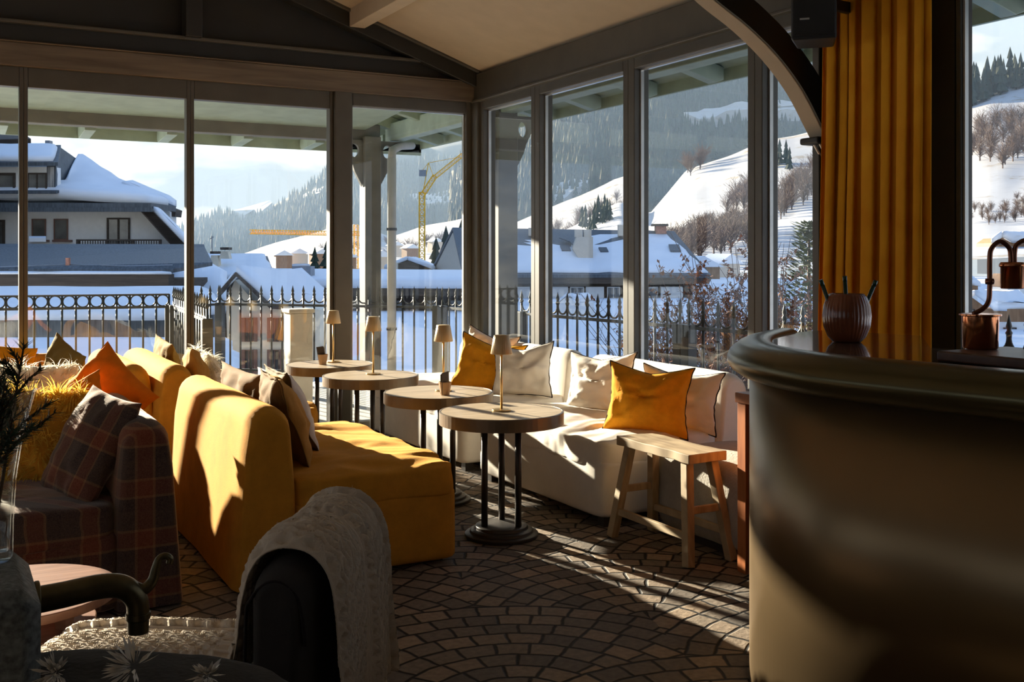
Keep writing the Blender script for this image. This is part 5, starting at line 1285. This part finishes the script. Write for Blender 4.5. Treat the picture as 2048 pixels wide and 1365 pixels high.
H4 = Hill('hillside', 'broad snowy meadow slope behind the dry shrubs and bar', [(1060, 482), (1150, 450), (1240, 405), (1300, 425), (1330, 392), (1373, 342), (1494, 296), (1612, 265), (1760, 230), (1918, 205), (1980, 178), (2080, 150)], [(1060, 545), (1500, 545), (2080, 512)], 480, 130, 140, 40, rough=6, seed=5)

def clearing(H, name, label, pts, th):
    m_ = MB(); P = []
    for (x0, y0), (x1, y1) in zip(pts, pts[1:] + pts[:1]):
        for k in range(6):
            p = H.at(x0 + (x1 - x0) * k / 6, y0 + (y1 - y0) * k / 6)
            if p is not None: P.append(p + Vector((noise.noise(p * 0.02), 0, noise.noise(p * 0.03))) * 5)
    c = sum(P, Vector()) / len(P); n = len(P); up_ = Vector((0, 0, th))
    m_.v = [p - up_ for p in P] + [p + up_ for p in P] + [c + up_, c - up_]
    for i in range(n):
        j = (i + 1) % n; m_.f += [(i, j, n + j, n + i), (n + i, n + j, 2*n), (j, i, 2*n + 1)]
    return struct(m_.build(name, M['hill']), label, 'snow field')
clearing(H2, 'snow_clearing', 'long snow clearing across the dark mountainside', [(1366, 252), (1410, 238), (1500, 228), (1600, 226), (1660, 226), (1660, 240), (1560, 243), (1480, 246), (1400, 258)], 14)
clearing(H2, 'snow_clearing', 'small snow gap in the hazy forest above the snowy roof', [(1096, 395), (1150, 372), (1180, 376), (1120, 412)], 8)
clearing(H1, 'snow_clearing', 'snow patch on the crest of the far ridge', [(462, 440), (500, 420), (538, 414), (545, 420), (520, 440), (490, 446)], 16)
clearing(H1, 'snow_clearing', 'snow patch lower on the far ridge beside the broad post', [(608, 402), (636, 384), (648, 388), (630, 408)], 14)
clearing(H1, 'snow_clearing', 'snow streak on the mountain behind the crane', [(820, 405), (880, 396), (935, 400), (930, 420), (850, 425)], 14)
# invented wooded spur, added out of view to shade the village snow
m_ = MB(); P = []
for i in range(26):
    Y = 33 + (420 - 33) * (i / 25) ** 1.6; X = -0.52 * Y - 1.5; z = min(0.225 * Y - 0.6, 78 + 4 * noise.noise(Vector((i * 0.7, 1, 1))))
    for dx, f_ in ((0, 1.0), (-0.05, 0.97), (-0.22, 0.0), (0.035, 0.0)):
        a, b = room(X + dx * Y, Y); P.append(Vector((a, b, -5.5 + (z + 5.5) * f_)))
m_.v = P
for i in range(25):
    for k in range(4): m_.f.append((4*i+k, 4*i+(k+1) % 4, 4*i+4+(k+1) % 4, 4*i+4+k))
m_.f += [(0, 1, 2, 3), (103, 102, 101, 100)]
struct(m_.build('shading_spur', M['forestfloor']), 'added wooded spur beyond the chalet, out of view, shading the village', 'hill')

# ------------------------------------------------------------------ trees
def conifer_mb(seed, n=7, tiers=4):
    rnd_ = random.Random(seed); m_ = MB()
    for t_ in range(tiers):
        z0, z1 = 0.10 + 0.80 * t_ / tiers, 0.10 + 0.80 * t_ / tiers + 0.90 / tiers * 1.45; r_ = 0.17 * (1 - t_ / tiers) ** 0.9 + 0.02
        if t_ == tiers - 1: z1 = 1.0
        b0_ = len(m_.v); m_.v.append(Vector((0, 0, z1)))
        for k in range(n * 2):
            a_ = pi * k / n + rnd_.random() * 0.3; rr = r_ * (1.0 if k % 2 == 0 else 0.68) * rnd_.uniform(0.85, 1.15); m_.v.append(Vector((rr * cos(a_), rr * sin(a_), z0 + rnd_.uniform(-.02, .02))))
        for k in range(n * 2): m_.f.append((b0_, b0_ + 1 + k, b0_ + 1 + (k + 1) % (n * 2)))
        m_.f.append(tuple(b0_ + 1 + k for k in range(n * 2 - 1, -1, -1)))
    m_.cyl((0, 0, 0), (0, 0, 0.2), 0.02, n=5); return m_
def bare_mb(seed, n=70):
    rnd_ = random.Random(seed); m_ = MB(); m_.cyl((0, 0, 0), (0, 0, 0.4), 0.022, 0.015, 5, False)
    for i in range(n):
        p = Vector((0, 0, rnd_.uniform(0.12, 0.5))); d = Vector((rnd_.uniform(-1, 1), rnd_.uniform(-1, 1), rnd_.uniform(0.5, 1.8))).normalized(); L = rnd_.uniform(0.2, 0.55); e_ = p + d * L; m_.cyl(p, e_, 0.007, 0.003, 3, False)
        for j in range(3):
            q_ = p.lerp(e_, rnd_.uniform(0.4, 1)); d2 = (d + Vector((rnd_.uniform(-1, 1), rnd_.uniform(-1, 1), rnd_.uniform(-.2, .8)))).normalized(); m_.cyl(q_, q_ + d2 * rnd_.uniform(0.08, 0.22), 0.0045, 0.002, 3, False)
    return m_
def mesh_only(mb, name, mat):
    o = mb.build(name, M[mat], fix=False); me = o.data; bpy.data.objects.remove(o); return me
CON = [mesh_only(conifer_mb(100 + i), 'conifer', 'conifer') for i in range(5)]
BAR = [mesh_only(bare_mb(200 + i), 'bare_tree', 'bare') for i in range(5)]
rnd = random.Random(42)
def inst(name, me, p, h_, label, cat, group, wide=1.0):
    o = bpy.data.objects.new(name, me); COL.objects.link(o); o.location = p - Vector((0, 0, h_ * 0.03)); s_ = h_ * rnd.uniform(0.85, 1.15); o.scale = (s_ * wide, s_ * wide, s_); o.rotation_euler = (0, 0, rnd.uniform(0, 6.28))
    return tag(o, label, cat, group)
PLACED = []
def scatter(H, region, n, gap=0):
    """positions on a hill inside a picture-space outline"""
    xs_ = [p[0] for p in region]; ys_ = [p[1] for p in region]; out_ = []; tries = 0
    while len(out_) < n and tries < n * 40:
        tries += 1; x, y = rnd.uniform(min(xs_), max(xs_)), rnd.uniform(min(ys_), max(ys_)); ins = False
        for (xa, ya), (xb, yb) in zip(region, region[1:] + region[:1]):
            if (ya > y) != (yb > y) and x < xa + (y - ya) * (xb - xa) / (yb - ya): ins = not ins
        if ins:
            p = H.at(x, y)
            if p is not None and (not gap or all((p - q_).length > max(gap, g_) for q_, g_ in PLACED)):
                out_.append(p)
                if gap: PLACED.append((p, gap))
    return out_
# individually built trees
def grove(H, region, n, h_, kind, label, group):
    for p in scatter(H, region, n, h_ * (0.26 if kind == 'c' else 0.6)):
        if kind == 'c': inst('conifer', CON[rnd.randrange(5)], p, h_, label, 'tree', group)
        else: inst('bare_tree', BAR[rnd.randrange(5)], p, h_, label, 'tree', group, 1.15)
g = 'conifers along the hillside above the bar window'
grove(H4, [(1880, 218), (1918, 208), (1990, 178), (2080, 152), (2080, 168), (1985, 196), (1918, 226)], 80, 17, 'c', 'dark conifer in the wood topping the hill seen through the bar window', 'conifers topping the bar-window hill')
grove(H2, [(1290, 380), (1380, 300), (1500, 255), (1640, 240), (1640, 268), (1500, 296), (1373, 340), (1300, 425)], 120, 19, 'c', 'conifer in the dark wood edge just above the snow meadow', 'conifers along the meadow edge')
grove(H2, [(1060, 420), (1250, 300), (1250, 350), (1160, 395), (1080, 440)], 50, 20, 'c', 'conifer at the hazy wood edge beside the corner of the room', 'conifers on the hazy wood edge')
grove(H4, [(1155, 455), (1200, 425), (1225, 440), (1180, 470)], 14, 9, 'c', 'conifer in the small clump on the lower meadow', 'clump of conifers on the lower meadow')
grove(H4, [(1545, 330), (1572, 322), (1580, 340), (1550, 345)], 5, 11, 'c', 'conifer standing on the open meadow beside the pier', 'conifers on the open meadow')
grove(H4, [(1340, 540), (1500, 500), (1500, 455), (1420, 470), (1330, 510)], 44, 7, 'b', 'leafless tree in the row below the snow meadow', 'leafless trees below the meadow')
grove(H4, [(1545, 420), (1640, 330), (1640, 395), (1560, 440)], 34, 8, 'b', 'leafless tree in the thicket beside the pier', 'leafless trees beside the pier')
grove(H4, [(1345, 470), (1500, 425), (1500, 455), (1400, 480)], 16, 4, 'b', 'low leafless tree scattered across the lower meadow', 'low leafless trees on the lower meadow')
grove(H4, [(1450, 430), (1500, 380), (1500, 420), (1470, 445)], 12, 8, 'b', 'leafless tree on the slope behind the second mullion', 'leafless trees behind the mullion')
grove(H4, [(1930, 320), (1960, 265), (2060, 235), (2060, 330), (1990, 345)], 34, 9, 'b', 'leafless tree in the grove across the bar-window meadow', 'leafless trees in the bar-window grove')
grove(H4, [(1925, 430), (2060, 380), (2060, 440), (1930, 460)], 26, 2.6, 'b', 'low leafless bush dotted over the bar-window meadow', 'low bushes on the bar-window meadow')
grove(H5, [(1100, 470), (1240, 400), (1250, 440), (1120, 485)], 20, 9, 'b', 'leafless tree on the snow meadow behind the big snowy roof', 'leafless trees behind the snowy roof')
grove(H3, [(560, 520), (700, 505), (935, 470), (935, 520), (700, 530)], 26, 11, 'b', 'leafless tree on the low slope across the valley', 'leafless trees across the valley')
grove(H4, [(1370, 330), (1410, 318), (1400, 350), (1370, 360)], 6, 10, 'b', 'leafless tree at the meadow corner under the dark wood', 'leafless trees at the meadow corner')
# the rest of the forest: nobody could count it
def forest(name, label, items, seed):
    rnd_ = random.Random(seed); m_ = MB()
    for p, h_ in items:
        if any((p - q_).length < 9 for q_, g_ in PLACED): continue
        h2 = h_ * rnd_.uniform(0.7, 1.2); r_ = h2 * rnd_.uniform(0.15, 0.2); b0_ = len(m_.v); a0_ = rnd_.uniform(0, 1)
        for t_, (zb, zt, rr) in enumerate(((0.02, 0.62, 1.0), (0.35, 1.0, 0.68))):
            k0 = len(m_.v)
            for k in range(6): m_.v.append(p + Vector((r_ * rr * cos(a0_ + k * pi / 3), r_ * rr * sin(a0_ + k * pi / 3), h2 * zb)))
            m_.v.append(p + Vector((0, 0, h2 * zt)))
            for k in range(6): m_.f.append((k0 + k, k0 + (k + 1) % 6, k0 + 6))
    o = m_.build(name, M['conifer'], fix=False); return tag(o, label, 'forest', kind='stuff')
it = [(p, 20) for p in scatter(H2, [(900, 345), (1000, 228), (1100, 112), (1300, 45), (1500, 72), (1640, 112), (1660, 225), (1520, 232), (1440, 225), (1370, 250), (1385, 262), (1500, 256), (1660, 262), (1660, 275), (1490, 300), (1373, 346), (1300, 440), (1228, 360), (1094, 430), (1000, 470), (900, 480)], 5200)]
forest('conifer_forest', 'dense dark conifer forest covering the steep mountainside', it, 1)
it = [(p, 24) for p in scatter(H1, [(300, 478), (380, 458), (440, 430), (470, 435), (480, 450), (545, 432), (560, 412), (600, 386), (660, 338), (720, 302), (800, 330), (930, 330), (960, 420), (930, 452), (700, 470), (560, 500), (420, 520), (300, 530)], 3600)]
it = [x for x in it]
spur = []  # tree cover for the unseen hill added to shade the village
for i in range(700):
    Y = 36 + 380 * rnd.random() ** 1.5; dx = rnd.uniform(-0.20, 0.0); f_ = 1 - max(0, -dx - 0.03) / 0.2; z = min(0.225 * Y - 0.6, 78); a, b = room(-0.52 * Y - 1.5 + dx * Y, Y); spur.append((Vector((a, b, -6 + (z + 5.5) * f_ - 0.5)), rnd.uniform(2.0, 3.2) + Y * 0.012))
forest('conifer_forest', 'conifers covering the added shading spur beyond the chalet, out of view', spur, 3)
forest('conifer_forest', 'hazy conifer forest on the far ridge beyond the sliding doors', it, 2)
for k, (x, y, Y, h_) in enumerate(((872, 560, 110, 5.2), (892, 558, 112, 6.4), (908, 560, 108, 5.0), (925, 560, 114, 7.0), (868, 562, 120, 4.2), (1290, 548, 95, 3.2), (690, 560, 150, 6.0), (655, 556, 170, 6.5), (630, 552, 180, 5.5))):
    inst('conifer', CON[k % 5], at_depth(x, y, Y), h_, ['green conifer beside the crane, first from the mast', 'green conifer beside the crane, second from the mast', 'green conifer beside the crane, third from the mast', 'tall green conifer touching the cream gable', 'short green conifer behind the crane base', 'dark conifer rising behind the red chimney', 'conifer just beside the broad post over the snowy roofs', 'conifer over the grey vent box, nearer the post', 'conifer over the grey vent box, farther from the post'][k], 'tree', None, 1.3)

# garden shrubs and fir behind the side fence
def shrub(label, px, Y, h_, w_, seed, leaves, name='dry_shrub'):
    a, b = room((px - 1024) / F * Y, Y); q = thing(name, label, 'shrub', (a, b, -0.92)); rnd_ = random.Random(seed); st, lf = MB(), MB()
    for i in range(70):
        p = Vector((rnd_.uniform(-.25, .25) * w_, rnd_.uniform(-.25, .25) * w_, 0)); d = Vector((rnd_.uniform(-.6, .6) * w_ / h_ * 1.4, rnd_.uniform(-.6, .6) * w_ / h_ * 1.4, 1)); L = h_ * rnd_.uniform(0.55, 1.0); m1 = p + d * L * 0.55; e_ = m1 + (d + Vector((rnd_.uniform(-.5, .5), rnd_.uniform(-.5, .5), 0))) * L * 0.45
        st.tube([p, m1, e_], [0.009, 0.006, 0.003], 4, False)
        for j in range(7):
            b_ = m1.lerp(e_, rnd_.random()) if rnd_.random() < .7 else p.lerp(m1, rnd_.uniform(.4, 1)); t2 = b_ + Vector((rnd_.uniform(-1, 1), rnd_.uniform(-1, 1), rnd_.uniform(-.1, .9))) * 0.20; st.tube([b_, t2], [0.004, 0.002], 3, False)
            for k in range(leaves):
                c = b_.lerp(t2, rnd_.random()); x = Vector((rnd_.uniform(-1, 1), rnd_.uniform(-1, 1), rnd_.uniform(-1, 1))).normalized(); y = x.cross(Vector((0.3, 0.2, 1))).normalized(); s_ = rnd_.uniform(0.02, 0.036)
                lf.add([c, c + x * s_ + y * s_ * .5, c + x * 2 * s_, c + x * s_ - y * s_ * .5], [(0, 1, 2, 3)])
    st.build('twigs', M['bare'], q, fix=False)
    if leaves: lf.build('leaves', M['dryleaf'], q, fix=False)
for k, (px, Y, h_, w_, lv, lab) in enumerate(((1455, 11.5, 2.35, 1.1, 8, 'russet-leaved shrub directly behind the side fence'), (1405, 13.5, 2.1, 1.3, 6, 'russet-leaved shrub farther back behind the side fence'), (1350, 15, 1.7, 1.3, 0, 'bare twiggy shrub in the snow before the wide house'), (1500, 10.0, 2.0, 1.2, 8, 'russet shrub behind the mullion nearest the curtain'),
        (1570, 11.0, 2.6, 1.2, 8, 'tall russet shrub beside the green fir'), (1590, 8.8, 1.9, 1.0, 6, 'russet shrub nearest the pier, under the fir'), (1300, 12.5, 1.2, 1.1, 0, 'low bare shrub behind the side fence near the sofas'))):
    shrub(lab, px, Y, h_, w_, 300 + k, lv)
a, b = room((1618 - 1024) / F * 14, 14)
q = thing('garden_fir', 'green fir tree beside the pier behind the russet shrubs', 'tree', (a, b, -0.95)); rnd2 = random.Random(9); m_ = MB()
for i in range(2600):
    z = rnd2.random() ** 0.8 * 2.55; r_ = 0.85 * (1 - z / 2.7) + 0.05; a_ = rnd2.uniform(0, 6.28); rr = r_ * rnd2.uniform(0.25, 1.0); p = Vector((rr * cos(a_), rr * sin(a_), z + 0.25)); d = Vector((cos(a_), sin(a_), rnd2.uniform(-.25, .6))).normalized(); s_ = d.cross(Vector((0, 0, 1))).normalized() * 0.03
    e_ = p + d * rnd2.uniform(0.10, 0.2); mid = p.lerp(e_, 0.5); m_.add([p, mid + s_, e_, mid - s_], [(0, 1, 2, 3)])
m_.build('foliage', M['fircone'], q, fix=False); MB().cyl((0, 0, 0), (0, 0, 2.6), 0.06, 0.015, 8).build('trunk', M['twig'], q)
# far village
vm = 0
for x, y, Y in ((566, 522, 330), (600, 518, 340), (640, 520, 300), (690, 508, 380), (735, 512, 360), (790, 500, 420), (820, 506, 400), (870, 492, 450), (905, 486, 470), (760, 528, 260), (690, 530, 240), (1440, 548, 125), (1400, 556, 115)):
    p = at_depth(x, y, Y); s_ = 4.2 if Y > 200 else 3.0; q = thing('village_house', ['small far house at the foot of the far ridge', 'small far house over the stone chimneys', 'small far house near the vent box', 'small far house beside the broad post', 'small far house behind the porch corner post', 'small far house up the low slope before the crane', 'small far house just before the crane mast', 'small far house beyond the crane mast', 'highest small far house beyond the crane', 'small nearer house between posts', 'small nearer house behind the vent box', 'little timber house beside the end of the big snowy roof', 'second little timber house under the meadow trees'][vm], 'house', p, rnd.uniform(-.6, .2), 'small houses across the valley'); vm += 1
    MB().box(-s_*.6, s_*.6, -s_*.5, s_*.5, -3, s_*.45).build('walls', M['chaletwood' if vm % 2 else 'cream'], q)
    MB().prism([(-s_*.75, -s_*.6, s_*.4), (s_*.75, -s_*.6, s_*.4), (0, -s_*.6, s_*.8)], (0, s_*1.2, 0)).build('roof', M['snow'], q)

# ------------------------------------------------------------------ valley haze (a wedge of thin mist from 90 m outwards)
hz = bpy.data.materials.new('valley_haze'); hz.use_nodes = True; nt = hz.node_tree; nt.nodes.clear()
out = nt.nodes.new('ShaderNodeOutputMaterial'); vs_ = nt.nodes.new('ShaderNodeVolumeScatter')
vs_.inputs['Color'].default_value = (0.46, 0.67, 1.0, 1); vs_.inputs['Density'].default_value = 0.00021; vs_.inputs['Anisotropy'].default_value = 0.0
nt.links.new(vs_.outputs[0], out.inputs['Volume'])
def wedge(t0, t1, y0, y1, z0, z1):
    c = [room(t_ * Y, Y) for Y, t_ in ((y0, t0), (y0, t1), (y1, t1), (y1, t0))]
    return MB().prism([(a, b, z0) for a, b in c], (0, 0, z1 - z0))
o = wedge(-0.60, 0.60, 160, 3200, -60, 900).build('valley_haze', hz)
tag(o, 'thin blue winter haze lying over the valley and mountains', 'haze', kind='stuff')
